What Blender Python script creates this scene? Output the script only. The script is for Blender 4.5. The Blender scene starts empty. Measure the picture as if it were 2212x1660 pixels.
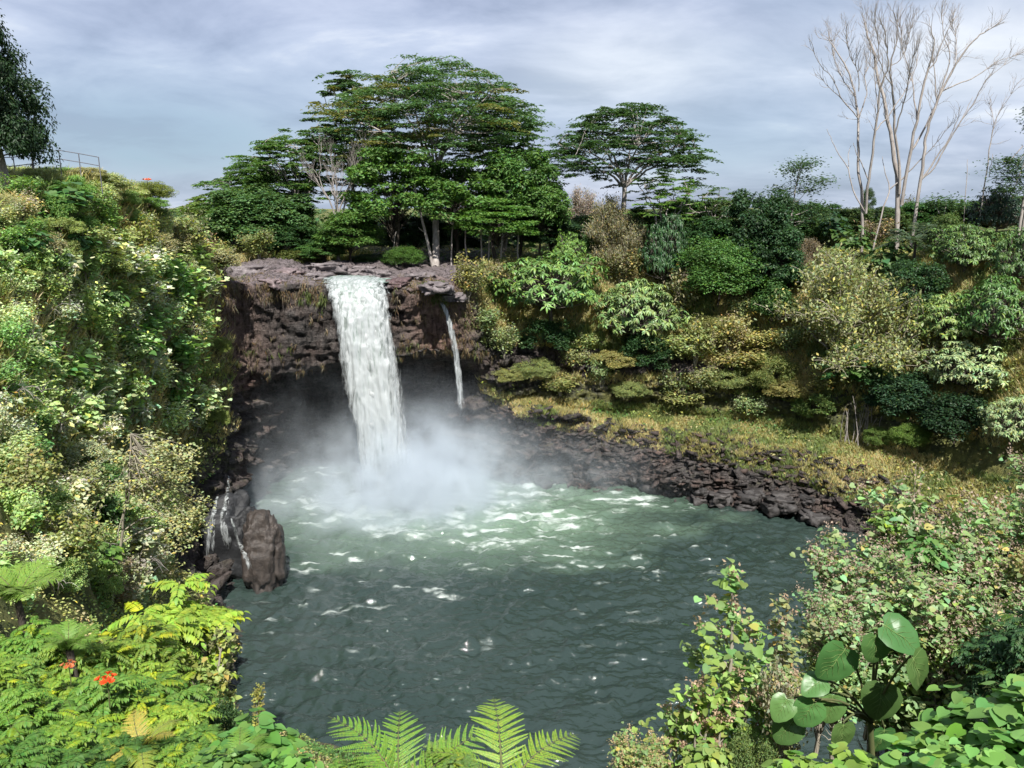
import bpy, math, random
import numpy as np
from mathutils import Vector, Matrix
from mathutils.bvhtree import BVHTree

SC = bpy.context.scene
COL = SC.collection
CAM_Z = 33.0
FOC = 1671.0                       # focal length in units of a 2212-wide picture
PITCH = math.radians(12.8)
SP, CP = math.sin(PITCH), math.cos(PITCH)

def ray(u, v):
    x = (u - 1106.0) / FOC
    y = (830.0 - v) / FOC
    return Vector((x, CP + y * SP, -SP + y * CP))

def at(u, v, Y):
    d = ray(u, v)
    return Vector((0, 0, CAM_Z)) + d * (Y / d.y)

# ------------------------------------------------------------------ noise
def _hash(ix, iy, iz, seed):
    h = (ix.astype(np.int64) * 374761393 + iy.astype(np.int64) * 668265263 + iz.astype(np.int64) * 2147483647 + seed * 974634541) & 0xFFFFFFFF
    h = ((h ^ (h >> 13)) * 1274126177) & 0xFFFFFFFF
    h = (h ^ (h >> 16)) & 0xFFFF
    return h / 32767.5 - 1.0

def vnoise(p, seed=0):
    p = np.asarray(p, dtype=np.float64)
    i = np.floor(p).astype(np.int64)
    f = p - i
    f = f * f * f * (f * (f * 6 - 15) + 10)
    x0, y0, z0 = i[:, 0], i[:, 1], i[:, 2]
    fx, fy, fz = f[:, 0], f[:, 1], f[:, 2]
    r = 0
    for dx in (0, 1):
        wx = fx if dx else 1 - fx
        for dy in (0, 1):
            wy = fy if dy else 1 - fy
            for dz in (0, 1):
                wz = fz if dz else 1 - fz
                r = r + wx * wy * wz * _hash(x0 + dx, y0 + dy, z0 + dz, seed)
    return r

def fbm(p, octaves=4, seed=0, gain=0.5):
    p = np.asarray(p, dtype=np.float64)
    a, s, n = 1.0, 0.0, 0.0
    for o in range(octaves):
        s = s + a * vnoise(p * (2.03 ** o) + o * 17.3, seed + o)
        n += a
        a *= gain
    return s / n

# ------------------------------------------------------------------ mesh helpers
def mesh_from(name, V, Fs, mat=None, smooth=False, attrs=None):
    """V (n,3); Fs: list of int arrays (m,k), each with one face size."""
    me = bpy.data.meshes.new(name)
    V = np.asarray(V, dtype=np.float32)
    me.vertices.add(len(V))
    me.vertices.foreach_set('co', V.ravel())
    tot = sum(f.size for f in Fs)
    nf = sum(len(f) for f in Fs)
    me.loops.add(tot)
    me.polygons.add(nf)
    me.loops.foreach_set('vertex_index', np.concatenate([f.ravel() for f in Fs]).astype(np.int32))
    starts, o = [], 0
    for f in Fs:
        k = f.shape[1]
        starts.append(o + np.arange(len(f)) * k)
        o += f.size
    me.polygons.foreach_set('loop_start', np.concatenate(starts).astype(np.int32))
    me.update(calc_edges=True)
    if smooth:
        me.polygons.foreach_set('use_smooth', np.ones(nf, dtype=bool))
    for an, (typ, dat) in (attrs or {}).items():
        at_ = me.attributes.new(an, typ, 'POINT')
        at_.data.foreach_set('color' if typ == 'FLOAT_COLOR' else 'value', np.asarray(dat, dtype=np.float32).ravel())
    if mat:
        me.materials.append(mat)
    me.validate()
    return me

def grid_faces(nu, nv, wrap_u=False):
    iu = np.arange(nu if wrap_u else nu - 1)
    iv = np.arange(nv - 1)
    a, b = np.meshgrid(iu, iv, indexing='ij')
    a2 = (a + 1) % nu
    return np.stack([a * nv + b, a2 * nv + b, a2 * nv + b + 1, a * nv + b + 1], -1).reshape(-1, 4)

def link(name, me, parent=None, color=None, loc=None):
    o = bpy.data.objects.new(name, me)
    COL.objects.link(o)
    if parent is not None:
        o.parent = parent
    if color is not None:
        o.color = (color[0], color[1], color[2], 1)
    if loc is not None:
        o.location = loc
    return o

def struct(name, me, kind='structure'):
    o = link(name, me)
    o['kind'] = kind
    return o

def tag(o, label, cat, group=None):
    o['label'] = label
    o['category'] = cat
    if group:
        o['group'] = group
    return o

def thing(name, label, cat, loc=(0, 0, 0), rz=0.0, scale=1.0, group=None):
    o = bpy.data.objects.new(name, None)
    COL.objects.link(o)
    o.empty_display_size = 0.2
    o.location = loc
    o.rotation_euler = (0, 0, rz)
    o.scale = scale if hasattr(scale, '__len__') else (scale,) * 3
    return tag(o, label, cat, group)

# ------------------------------------------------------------------ materials
def new_mat(name):
    m = bpy.data.materials.new(name)
    m.use_nodes = True
    nt = m.node_tree
    nt.nodes.clear()
    return m, nt, nt.nodes, nt.links

def N(nt, typ, **kw):
    n = nt.nodes.new(typ)
    for k, v in kw.items():
        if k.startswith('i_'):
            key = k[2:]
            key = int(key) if key.isdigit() else key.replace('_', ' ')
            n.inputs[key].default_value = v
        else:
            setattr(n, k, v)
    return n

def ramp(nt, stops, interp='LINEAR'):
    r = nt.nodes.new('ShaderNodeValToRGB')
    r.color_ramp.interpolation = interp
    els = r.color_ramp.elements
    while len(els) < len(stops):
        els.new(0.5)
    for e, (p, c) in zip(els, stops):
        e.position = p
        e.color = (c[0], c[1], c[2], 1) if hasattr(c, '__len__') else (c, c, c, 1)
    return r

def mixc(nt, fac, a, b, blend='MIX'):
    m = nt.nodes.new('ShaderNodeMix')
    m.data_type = 'RGBA'
    m.blend_type = blend
    for i, val in ((0, fac), (6, a), (7, b)):
        if isinstance(val, bpy.types.NodeSocket):
            nt.links.new(val, m.inputs[i])
        elif i == 0:
            m.inputs[0].default_value = val
        else:
            m.inputs[i].default_value = (val[0], val[1], val[2], 1)
    return m.outputs[2]

def math_n(nt, op, a, b=None, c=None, clamp=False):
    m = nt.nodes.new('ShaderNodeMath')
    m.operation = op
    m.use_clamp = clamp
    for i, val in enumerate((a, b, c)):
        if val is None:
            continue
        if isinstance(val, bpy.types.NodeSocket):
            nt.links.new(val, m.inputs[i])
        else:
            m.inputs[i].default_value = val
    return m.outputs[0]

def leaf_material(name, rough=0.48, trans=0.36, spec=0.3):
    m, nt, ns, lk = new_mat(name)
    oi = N(nt, 'ShaderNodeObjectInfo')
    atn = N(nt, 'ShaderNodeAttribute', attribute_name='leafcol')
    c = mixc(nt, 1.0, oi.outputs['Color'], atn.outputs['Color'], 'MULTIPLY')
    c = mixc(nt, 1.0, c, (1.19, 1.26, 1.42), 'MULTIPLY')
    b = N(nt, 'ShaderNodeBsdfPrincipled')
    b.inputs['Roughness'].default_value = rough
    b.inputs['Specular IOR Level'].default_value = spec
    lk.new(c, b.inputs['Base Color'])
    t = N(nt, 'ShaderNodeBsdfTranslucent')
    tc = mixc(nt, 1.0, c, (1.05, 1.1, 0.55), 'MULTIPLY')
    lk.new(tc, t.inputs['Color'])
    mx = N(nt, 'ShaderNodeMixShader')
    mx.inputs[0].default_value = trans
    lk.new(b.outputs[0], mx.inputs[1])
    lk.new(t.outputs[0], mx.inputs[2])
    out = N(nt, 'ShaderNodeOutputMaterial')
    lk.new(mx.outputs[0], out.inputs[0])
    return m

def bark_material(name, c1, c2, scale=3.0, stretch=0.25):
    m, nt, ns, lk = new_mat(name)
    tc = N(nt, 'ShaderNodeTexCoord')
    mp = N(nt, 'ShaderNodeMapping')
    mp.inputs['Scale'].default_value = (scale, scale, scale * stretch)
    lk.new(tc.outputs['Object'], mp.inputs[0])
    nz = N(nt, 'ShaderNodeTexNoise', i_Scale=1.0, i_Detail=5.0, i_Roughness=0.65)
    lk.new(mp.outputs[0], nz.inputs['Vector'])
    r = ramp(nt, [(0.32, c1), (0.68, c2)])
    lk.new(nz.outputs[0], r.inputs[0])
    b = N(nt, 'ShaderNodeBsdfPrincipled')
    b.inputs['Roughness'].default_value = 0.85
    b.inputs['Specular IOR Level'].default_value = 0.2
    lk.new(r.outputs[0], b.inputs['Base Color'])
    bp = N(nt, 'ShaderNodeBump', i_Strength=0.5, i_Distance=0.05)
    lk.new(nz.outputs[0], bp.inputs['Height'])
    lk.new(bp.outputs[0], b.inputs['Normal'])
    out = N(nt, 'ShaderNodeOutputMaterial')
    lk.new(b.outputs[0], out.inputs[0])
    return m

M_LEAF = leaf_material('leaf')
M_GLOSSY = leaf_material('glossy_leaf', rough=0.38, trans=0.22, spec=0.35)
M_BARK = bark_material('bark', (0.09, 0.075, 0.06), (0.2, 0.175, 0.15))
M_PALE = bark_material('pale_bark', (0.19, 0.165, 0.15), (0.38, 0.345, 0.32))
M_DARKBARK = bark_material('dark_bark', (0.03, 0.026, 0.022), (0.09, 0.075, 0.06))
M_TWIG = bark_material('twig_bark', (0.2, 0.18, 0.14), (0.38, 0.34, 0.27))
M_STEM = bark_material('green_stem', (0.05, 0.07, 0.025), (0.12, 0.12, 0.05))
M_METAL = bark_material('rail_metal', (0.10, 0.10, 0.12), (0.16, 0.16, 0.18), 8.0, 1.0)

# ------------------------------------------------------------------ camera, light, sky
cam = bpy.data.cameras.new('camera')
cam.sensor_width = 36.0
cam.lens = 36.0 * FOC / 2212.0
cam.clip_end = 9000
cam.clip_start = 0.1
co = bpy.data.objects.new('camera', cam)
COL.objects.link(co)
co.location = (0, 0, CAM_Z)
co.rotation_euler = (math.radians(90) - PITCH, 0, 0)
SC.camera = co
SC.render.resolution_x, SC.render.resolution_y = 1024, 768

SUN_DIR = Vector((0.10, -0.57, 0.81)).normalized()      # towards the sun: behind and to one side, high
sun = bpy.data.lights.new('sun', 'SUN')
sun.energy = 3.3
sun.angle = math.radians(0.5)
sun.color = (1.0, 0.965, 0.90)
so = bpy.data.objects.new('sun', sun)
COL.objects.link(so)
so.rotation_euler = (-SUN_DIR).to_track_quat('-Z', 'Y').to_euler()
so.location = SUN_DIR * 300

w = bpy.data.worlds.new('World')
SC.world = w
w.use_nodes = True
nt = w.node_tree
nt.nodes.clear()
sky = N(nt, 'ShaderNodeTexSky', sky_type='NISHITA', sun_disc=False)
sky.sun_elevation = math.asin(SUN_DIR.z)
sky.sun_rotation = math.atan2(SUN_DIR.x, SUN_DIR.y)
tc = N(nt, 'ShaderNodeTexCoord')
sep = N(nt, 'ShaderNodeSeparateXYZ')
nt.links.new(tc.outputs['Generated'], sep.inputs[0])
zc = math_n(nt, 'MAXIMUM', math_n(nt, 'ADD', sep.outputs[2], 0.22), 0.05)   # a cloud deck overhead, seen in perspective
px = math_n(nt, 'DIVIDE', sep.outputs[0], zc)
py = math_n(nt, 'DIVIDE', sep.outputs[1], zc)
cb = N(nt, 'ShaderNodeCombineXYZ')
nt.links.new(px, cb.inputs[0])
nt.links.new(py, cb.inputs[1])
mp = N(nt, 'ShaderNodeMapping')
mp.inputs['Rotation'].default_value = (0, 0, math.radians(28))
mp.inputs['Scale'].default_value = (0.8, 0.95, 1)
mp.inputs['Location'].default_value = (3.1, 1.7, 0)
nt.links.new(cb.outputs[0], mp.inputs[0])
n1 = N(nt, 'ShaderNodeTexNoise', i_Scale=2.1, i_Detail=8.0, i_Roughness=0.56, i_Distortion=0.35)
nt.links.new(mp.outputs[0], n1.inputs['Vector'])
n2 = N(nt, 'ShaderNodeTexNoise', i_Scale=0.55, i_Detail=3.0, i_Roughness=0.5)
nt.links.new(mp.outputs[0], n2.inputs['Vector'])
CL = 0.40
def lin(r, g, b):
    f = lambda c: (c / 255 / 12.92) if c / 255 <= 0.04045 else ((c / 255 + 0.055) / 1.055) ** 2.4
    return (f(r), f(g), f(b))
def cl(r, g, b):
    l = lin(r, g, b)
    return tuple(c * CL for c in l)
cr = ramp(nt, [(0.36, cl(148, 159, 186)), (0.48, cl(176, 186, 212)), (0.60, cl(203, 211, 233)), (0.72, cl(244, 247, 255))])
nt.links.new(n1.outputs[0], cr.inputs[0])
br = ramp(nt, [(0.44, 0.0), (0.58, 1.0)])
nt.links.new(n2.outputs[0], br.inputs[0])
blue = mixc(nt, br.outputs[0], cr.outputs[0], cl(152, 180, 202))
def patch(u, v, size, soft):
    d = ray(u, v).normalized()
    k = max(d.z + .22, .05)
    a = math_n(nt, 'SUBTRACT', px, d.x / k)
    b_ = math_n(nt, 'SUBTRACT', py, d.y / k)
    r2 = math_n(nt, 'ADD', math_n(nt, 'MULTIPLY', a, a), math_n(nt, 'MULTIPLY', b_, b_))
    g = math_n(nt, 'EXPONENT', math_n(nt, 'MULTIPLY', r2, -1.0 / size ** 2))
    return math_n(nt, 'MULTIPLY', math_n(nt, 'MULTIPLY', g, n1.outputs[0]), soft, clamp=True)
thin = mixc(nt, 0.72, blue, cr.outputs[0])
thin = mixc(nt, patch(330, 310, .75, 1.7), thin, cl(150, 178, 200))
thin = mixc(nt, patch(1560, 330, .6, 1.2), thin, cl(165, 188, 210))
thin = mixc(nt, patch(1340, 150, .36, 1.15), thin, cl(246, 250, 255))
thin = mixc(nt, patch(2120, 120, .36, 1.4), thin, cl(248, 251, 255))
skyb = N(nt, 'ShaderNodeVectorMath', operation='SCALE')
nt.links.new(sky.outputs[0], skyb.inputs[0])
skyb.inputs['Scale'].default_value = 0.075
fin = mixc(nt, 0.9, skyb.outputs[0], thin)
bg = N(nt, 'ShaderNodeBackground')
bg.inputs['Strength'].default_value = 1.0
nt.links.new(fin, bg.inputs[0])
wo = N(nt, 'ShaderNodeOutputWorld')
nt.links.new(bg.outputs[0], wo.inputs[0])

SC.view_settings.view_transform = 'Standard'
SC.view_settings.look = 'None'
SC.view_settings.gamma = 1
SC.view_settings.exposure = 1.45
SC.cycles.use_denoising = True
SC.cycles.max_bounces = 6
SC.cycles.diffuse_bounces = 4
SC.cycles.transparent_max_bounces = 16
SC.cycles.volume_bounces = 2
SC.cycles.caustics_reflective = False
SC.cycles.caustics_refractive = False

# ------------------------------------------------------------------ terrain: lofted gorge
# each station: nine points from under the water outwards; v = how much of it is overgrown
ST = [
 # near, below the viewpoint
 [(2,42,-3),(2,37,0),(1.5,30,6),(1,22,12.5),(.5,12,19),(0,5,26.3),(0,1.5,31.2),(0,-20,32),(0,-3000,25)],
 [(-14,46,-3),(-17,45,0),(-17,38,6),(-14,28,13),(-11,19,19),(-8,10,24.6),(-5,2,30.8),(-15,-20,33),(-1500,-2600,25)],
 [(-17,54,-3),(-21,54,0),(-22.5,49,7),(-21.5,42,15),(-20,34,21),(-18,25,25.5),(-21,17,30.2),(-45,5,36),(-2800,-1200,30)],
 [(-19,62,-3),(-24,62,0),(-27.5,58,6),(-27,53,13),(-26,47,21),(-25.5,44.5,29.0),(-28.3,50.5,34.3),(-60,50,36),(-3000,0,30)],
 [(-22,74,-3),(-27,73,0),(-28.5,72,7),(-29,71.3,13),(-29.3,70.5,18),(-29.5,69.3,24.7),(-30.3,63.5,34.3),(-60,75,35),(-3000,800,30)],
 [(-24,80,-3),(-30,83,0),(-30,83.4,8),(-30,83.4,13),(-30,83,17),(-30.3,82,25),(-33,90,26.3),(-55,120,28),(-2500,2000,30)],
 [(-22,86,-3),(-28,97,0),(-28,98,6),(-27.5,97,13),(-27.5,86,14.8),(-27.5,84.5,25),(-28,97,26.2),(-40,125,27),(-1700,2800,30)],
 [(-17,88,-3),(-17,100,0),(-17,101,7),(-17,99,14),(-17,87.5,16),(-17,86.2,24.7),(-17,98,25.5),(-18,128,27),(-600,3200,30)],
 [(-8,90,-3),(-7,97,0),(-7,97.5,7),(-7,96,13),(-7.5,89.3,16.3),(-8,88,24),(-6,98,26),(0,130,27),(300,3200,30)],
 [(0,86,-3),(1,90.5,0),(2,93,8.5),(1.5,94.2,9.0),(1,94.8,14),(0,98,23.3),(1,103,26),(8,130,27),(700,3000,30)],
 [(15,82,-3),(16,87,0),(18,91,6.5),(20,94.5,7.5),(20.5,95.3,13),(23,104,24),(25,110,27),(34,135,28),(1300,2700,30)],
 [(28,76,-3),(32,79,0),(34,83,5.5),(36,88,7.0),(37,89,12.2),(42,98,23),(45,104,27),(60,130,29),(2200,2200,30)],
 [(36,68,-3),(40,69,0),(43,71,4),(46,74,6),(49,77,12),(53,82,22),(58,88,28),(90,110,30),(2900,900,30)],
 [(36,54,-3),(42,53,0),(44,53,5),(46.5,53,9),(49,53,14),(54,54,23),(60,55,28),(100,60,30),(3000,-300,30)],
 [(26,42,-3),(30,38,0),(28,31,4),(24,26,10),(17,19,16.5),(10,11,22.8),(5,3.2,29.2),(30,-15,32),(2000,-2200,28)],
 [(12,42,-3),(13,37,0),(12,30,6),(10,22,12.5),(7,13,19),(4,6,25.5),(2,1.5,31),(8,-20,32),(900,-2800,25)],
]
VEG = [
 [0,.3,1,1,1,1,1,1,1],[0,.2,1,1,1,1,1,1,1],[0,.2,.8,1,1,1,1,1,1],[0,0,.35,.8,1,1,1,1,1],[0,0,.2,.4,.6,.55,1,1,1],
 [0,0,.15,.2,.2,.05,.2,1,1],[0,0,0,0,0,.05,.1,.9,1],[0,0,0,0,0,.0,.1,.9,1],[0,0,0,0,.1,.1,.1,1,1],[0,0,.3,.75,.05,.85,1,1,1],
 [0,0,.38,.95,.15,.95,1,1,1],[0,0,.5,1,.25,1,1,1,1],[0,.1,.8,1,.7,1,1,1,1],[0,.1,.5,1,1,1,1,1,1],[0,.3,1,1,1,1,1,1,1],[0,.3,1,1,1,1,1,1,1]]
ST = np.array(ST, dtype=float)
VEG = np.array(VEG, dtype=float)
NS, K = ST.shape[:2]
SEG_S = [14, 26, 54, 70, 70, 60, 60, 60, 60, 110, 110, 80, 50, 26, 16, 12]
SEG_T = [4, 34, 16, 30, 46, 26, 20, 12]
s_par = np.concatenate([i + np.arange(n) / n for i, n in enumerate(SEG_S)])
def catmull(A, s):
    i = np.floor(s).astype(int)
    f = (s - i).reshape((-1,) + (1,) * (A.ndim - 1))
    n = len(A)
    p0, p1, p2, p3 = A[(i - 1) % n], A[i % n], A[(i + 1) % n], A[(i + 2) % n]
    m1, m2 = (p2 - p0) * 0.36, (p3 - p1) * 0.36
    return (2*f**3 - 3*f**2 + 1)*p1 + (f**3 - 2*f**2 + f)*m1 + (-2*f**3 + 3*f**2)*p2 + (f**3 - f**2)*m2
lin_s = lambda A, s: A[np.floor(s).astype(int) % len(A)] * (1 - (s % 1))[:, None] + A[(np.floor(s).astype(int) + 1) % len(A)] * (s % 1)[:, None]
G = catmull(ST, s_par)                    # (S, K, 3)
GV = lin_s(VEG, s_par)
rows, vrows, krow = [], [], []
for k, n in enumerate(SEG_T):
    last = k == len(SEG_T) - 1
    for j in range(n + (1 if last else 0)):
        f = j / n
        g = f ** 3.2 if last else f
        rows.append(G[:, k] * (1 - g) + G[:, k + 1] * g)
        vrows.append(GV[:, k] * (1 - f) + GV[:, k + 1] * f)
        krow.append(k + f)
TP = np.stack(rows, 1)                    # (S, T, 3)
TV = np.stack(vrows, 1)
krow = np.array(krow)
nS, nT = TP.shape[:2]
def grid_normals(P):
    du = np.roll(P, -1, 0) - np.roll(P, 1, 0)
    dv = np.gradient(P, axis=1)
    n = np.cross(du, dv)
    n /= np.linalg.norm(n, axis=-1, keepdims=True) + 1e-9
    return n
nrm = grid_normals(TP)
flat = TP.reshape(-1, 3)
nf_ = nrm.reshape(-1, 3)
vg = TV.reshape(-1)
kk = np.tile(krow, nS)
rock = np.clip(1.1 - vg, 0, 1)
steep = np.clip(1.3 - np.abs(nf_[:, 2]) * 1.2, 0.15, 1)
big = fbm(flat * 0.16, 4, 3)
col_ = fbm(flat * np.array([0.85, 0.85, 0.14]), 3, 11)
strat = fbm(flat * np.array([0.16, 0.16, 1.0]) + 0.35 * big[:, None], 3, 21)
blk = vnoise(flat * np.array([.55, .55, 1.1]), 31)
blk = np.sign(blk) * np.abs(blk) ** 0.5
fine = fbm(flat * 1.6, 3, 41)
near = np.clip((8.0 - kk) / 1.2, 0, 1) * np.clip((kk - 0.6) / 0.5, 0, 1)
lowbank = np.exp(-((kk - 1.6) / 0.7) ** 2)
def cells(p, seed):
    """distance to the nearest scattered point and that point's own random height: broken, angular rock"""
    i0 = np.floor(p).astype(np.int64)
    best = np.full(len(p), 9.0)
    hv = np.zeros(len(p))
    for dx in (-1, 0, 1):
        for dy in (-1, 0, 1):
            for dz in (-1, 0, 1):
                c = i0 + np.array([dx, dy, dz])
                h = [_hash(c[:, 0], c[:, 1], c[:, 2], seed + q) * .5 + .5 for q in range(4)]
                d = ((c + np.stack(h[:3], 1) - p) ** 2).sum(1)
                m_ = d < best
                best[m_] = d[m_]
                hv[m_] = h[3][m_]
    return np.sqrt(best), hv
cw = flat + .35 * np.stack([fine, np.roll(fine, 7), fine * 0], 1)
cd1, ch1 = cells(cw * np.array([.75, .75, .95]), 61)
cd2, ch2 = cells(cw * np.array([1.9, 1.9, 2.3]), 71)
ang_ = (ch1 - .5) * 1.35 - cd1 * .5 + (ch2 - .5) * .75 - cd2 * .4 + .4
lay = flat[:, 2] * 1.05 + 1.1 * big + .22 * fine
li = np.floor(lay)
lf = lay - li
step = vnoise(np.stack([flat[:, 0] * .16, flat[:, 1] * .16, li * 5.37], 1), 81) + .5 * vnoise(np.stack([flat[:, 0] * .7, flat[:, 1] * .7, li * 3.1], 1), 83)
ledges = 1.7 * step - .8 * np.clip(1 - lf / .25, 0, 1) + .15
cell_w = np.where((flat[:, 0] < -3) & (kk > 3.9) & (kk < 5.2), .24, np.where(kk < 3, .55, .85))
led_w = np.clip((3.2 - kk) / .6, 0, 1) + .5 * ((kk > 3.0) & (kk < 4.2) & (flat[:, 0] > -2))
disp = near * (rock * steep * (ang_ * cell_w + ledges * led_w) + big * (0.9 + 0.5 * rock) + rock * steep * (0.75 * col_ * (1 - .6 * lowbank) + (0.45 + .5 * lowbank) * strat + 0.2 * blk) + 0.3 * fine * (0.45 + rock))
# keep the sill of the falls and the viewpoint itself in place
lip = np.exp(-(((flat[:, 0] + 17) / 4.2) ** 4)) * np.clip(1 - np.abs(kk - 5.4) / 0.9, 0, 1)
disp *= (1 - 0.8 * lip)
disp *= np.clip((np.hypot(flat[:, 0], flat[:, 1]) - 3) / 10, 0.08, 1)
sgn = np.sign((nf_ * (np.array([3, 62, 12]) - flat)).sum(1))
sg = np.where(np.abs(nf_[:, 2]) > 0.4, np.sign(nf_[:, 2]), sgn)
flip = 1.0 if np.median(nrm[:, -30, 2]) > 0 else -1.0
newp = flat + nf_ * flip * disp[:, None]
far = np.clip((kk - 7.0), 0, 1)
newp[:, 2] += far * 9 * fbm(flat * 0.004, 3, 51)
faces = grid_faces(nS, nT, wrap_u=True)
if flip < 0:
    faces = faces[:, ::-1]

m, nt, ns, lk = new_mat('ground_cover')
M_GROUND = m
geo = N(nt, 'ShaderNodeNewGeometry')
av = N(nt, 'ShaderNodeAttribute', attribute_name='veg')
tc = N(nt, 'ShaderNodeTexCoord')
def noise_at(scale, detail=5, rough=0.6, mapping=None):
    n = N(nt, 'ShaderNodeTexNoise', i_Scale=scale, i_Detail=detail, i_Roughness=rough)
    src = tc.outputs['Object']
    if mapping:
        mm = N(nt, 'ShaderNodeMapping')
        mm.inputs['Scale'].default_value = mapping
        lk.new(src, mm.inputs[0])
        src = mm.outputs[0]
    lk.new(src, n.inputs['Vector'])
    return n.outputs[0]
nA, nB, nC = noise_at(0.22), noise_at(1.3, 7), noise_at(5.0, 6, 0.7)
nS_ = noise_at(1.0, 6, 0.65, (0.5, 0.5, 3.0))
nCol = noise_at(1.0, 5, 0.6, (2.2, 2.2, 0.35))
r1 = ramp(nt, [(0.30, (0.012, 0.012, 0.013)), (0.48, (0.052, 0.046, 0.044)), (0.70, (0.16, 0.142, 0.132))])
lk.new(math_n(nt, 'ADD', math_n(nt, 'MULTIPLY', nS_, 0.5), math_n(nt, 'MULTIPLY', nC, 0.5)), r1.inputs[0])
rust = ramp(nt, [(0.45, 0.0), (0.66, 1.0)])
lk.new(nA, rust.inputs[0])
rockc = mixc(nt, math_n(nt, 'MULTIPLY', rust.outputs[0], 0.34), r1.outputs[0], (0.115, 0.066, 0.05))
flatm = N(nt, 'ShaderNodeSeparateXYZ')
lk.new(geo.outputs['Normal'], flatm.inputs[0])
ru_ = N(nt, 'ShaderNodeAttribute', attribute_name='rust')
rockc = mixc(nt, math_n(nt, 'MULTIPLY', ru_.outputs['Fac'], .75), rockc, mixc(nt, nC, (.09, .055, .042), (.36, .22, .17)))
# lilac-grey worn lava on level ledges
al_ = N(nt, 'ShaderNodeAttribute', attribute_name='ledge')
ledge = math_n(nt, 'MULTIPLY', math_n(nt, 'MULTIPLY', math_n(nt, 'SUBTRACT', flatm.outputs[2], 0.5, clamp=True), 2.2, clamp=True), al_.outputs['Fac'])
rockc = mixc(nt, math_n(nt, 'MULTIPLY', ledge, 0.75), rockc, mixc(nt, nC, (0.09, 0.075, 0.08), (0.28, 0.23, 0.235)))
crack = ramp(nt, [(0.36, 0.25), (0.47, 1.0)])
lk.new(nCol, crack.inputs[0])
rockc = mixc(nt, 0.75, rockc, crack.outputs[0], 'MULTIPLY')
moss = ramp(nt, [(0.5, 0.0), (0.62, 1.0)])
lk.new(nB, moss.inputs[0])
rockc = mixc(nt, math_n(nt, 'MULTIPLY', moss.outputs[0], math_n(nt, 'MULTIPLY', av.outputs['Fac'], 0.9, clamp=True)), rockc, (0.075, 0.085, 0.022))
vr = ramp(nt, [(0.3, (0.030, 0.042, 0.014)), (0.45, (0.09, 0.11, 0.03)), (0.6, (0.20, 0.19, 0.06)), (0.8, (0.27, 0.21, 0.10))])
lk.new(math_n(nt, 'ADD', math_n(nt, 'MULTIPLY', nA, 0.45), math_n(nt, 'MULTIPLY', nB, 0.55)), vr.inputs[0])
vfac = math_n(nt, 'ADD', math_n(nt, 'MULTIPLY', av.outputs['Fac'], 1.5), math_n(nt, 'MULTIPLY', math_n(nt, 'SUBTRACT', nB, 0.75), 1.6), clamp=True)
gc = mixc(nt, vfac, rockc, vr.outputs[0])
b = N(nt, 'ShaderNodeBsdfPrincipled')
b.inputs['Roughness'].default_value = 0.8
b.inputs['Specular IOR Level'].default_value = 0.3
lk.new(gc, b.inputs['Base Color'])
bp = N(nt, 'ShaderNodeBump', i_Strength=0.9, i_Distance=0.35)
hh = math_n(nt, 'ADD', math_n(nt, 'ADD', nS_, nC), crack.outputs[0])
lk.new(hh, bp.inputs['Height'])
lk.new(bp.outputs[0], b.inputs['Normal'])
out = N(nt, 'ShaderNodeOutputMaterial')
lk.new(b.outputs[0], out.inputs[0])

me = mesh_from('terrain', newp, [faces], M_GROUND, True, {'veg': ('FLOAT', vg), 'rust': ('FLOAT', np.exp(-((newp[:, 0] + 8.5) / 3.2) ** 2) * (kk > 4.0) * (kk < 5.6) + .7 * np.exp(-((newp[:, 0] + 31) / 3) ** 2) * (kk > 3.0) * (kk < 5.6)), 'ledge': ('FLOAT', ((kk > 4.7) & (newp[:, 0] < 4) & (newp[:, 0] > -45) & (newp[:, 1] > 80)).astype(float))})
terrain = struct('terrain', me)
BV = BVHTree.FromPolygons([tuple(p) for p in newp], [tuple(f) for f in faces], all_triangles=False)

def hit(u, v):
    d = ray(u, v).normalized()
    p, n, i, dist = BV.ray_cast(Vector((0, 0, CAM_Z)) + d * 2.0, d)
    return p
def ground_at(x, y, z0=120.0):
    p, n, i, dist = BV.ray_cast(Vector((x, y, z0)), Vector((0, 0, -1)))
    return p if p else Vector((x, y, 26))
def project(p):
    p = Vector(p) - Vector((0, 0, CAM_Z))
    f = p.y * CP - p.z * SP
    up = p.y * SP + p.z * CP
    return 1106 + FOC * p.x / f, 830 - FOC * up / f
# ------------------------------------------------------------------ pool
IMPACT = np.array([-13.5, 83.0])
nx, ny = 720, 640
X, Yg = np.meshgrid(np.linspace(-42, 56, nx), 24 + (np.linspace(0, 1, ny) ** 1.25) * 82, indexing='ij')
P2 = np.stack([X.ravel(), Yg.ravel(), np.zeros(X.size)], 1)
rad = np.hypot((P2[:, 0] - IMPACT[0]), (P2[:, 1] - IMPACT[1]) * 1.25)
turb = np.exp(-rad / 22.0)
wp = P2 + 1.4 * np.stack([fbm(P2 * .12, 2, 5), fbm(P2 * .12, 2, 6), 0 * X.ravel()], 1)
fn0 = fbm(P2 * .15, 2, 59)
w1 = fbm(wp * np.array([.28, .62, 1]), 3, 61)
w2 = fbm(wp * np.array([.62, 1.05, 1]), 4, 71, .6)
rings = np.sin(rad * 1.9 + 2.2 * fn0) * np.exp(-rad / 26.0)
ridge = 1 - 2 * np.abs(fbm(wp * np.array([.8, 1.5, 1]), 3, 75))
RW = np.random.default_rng(3)
wq = P2[:, :2] + .9 * np.stack([fbm(P2 * .3, 2, 15), fbm(P2 * .3, 2, 16)], 1)
wav = np.zeros(len(P2))
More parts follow.
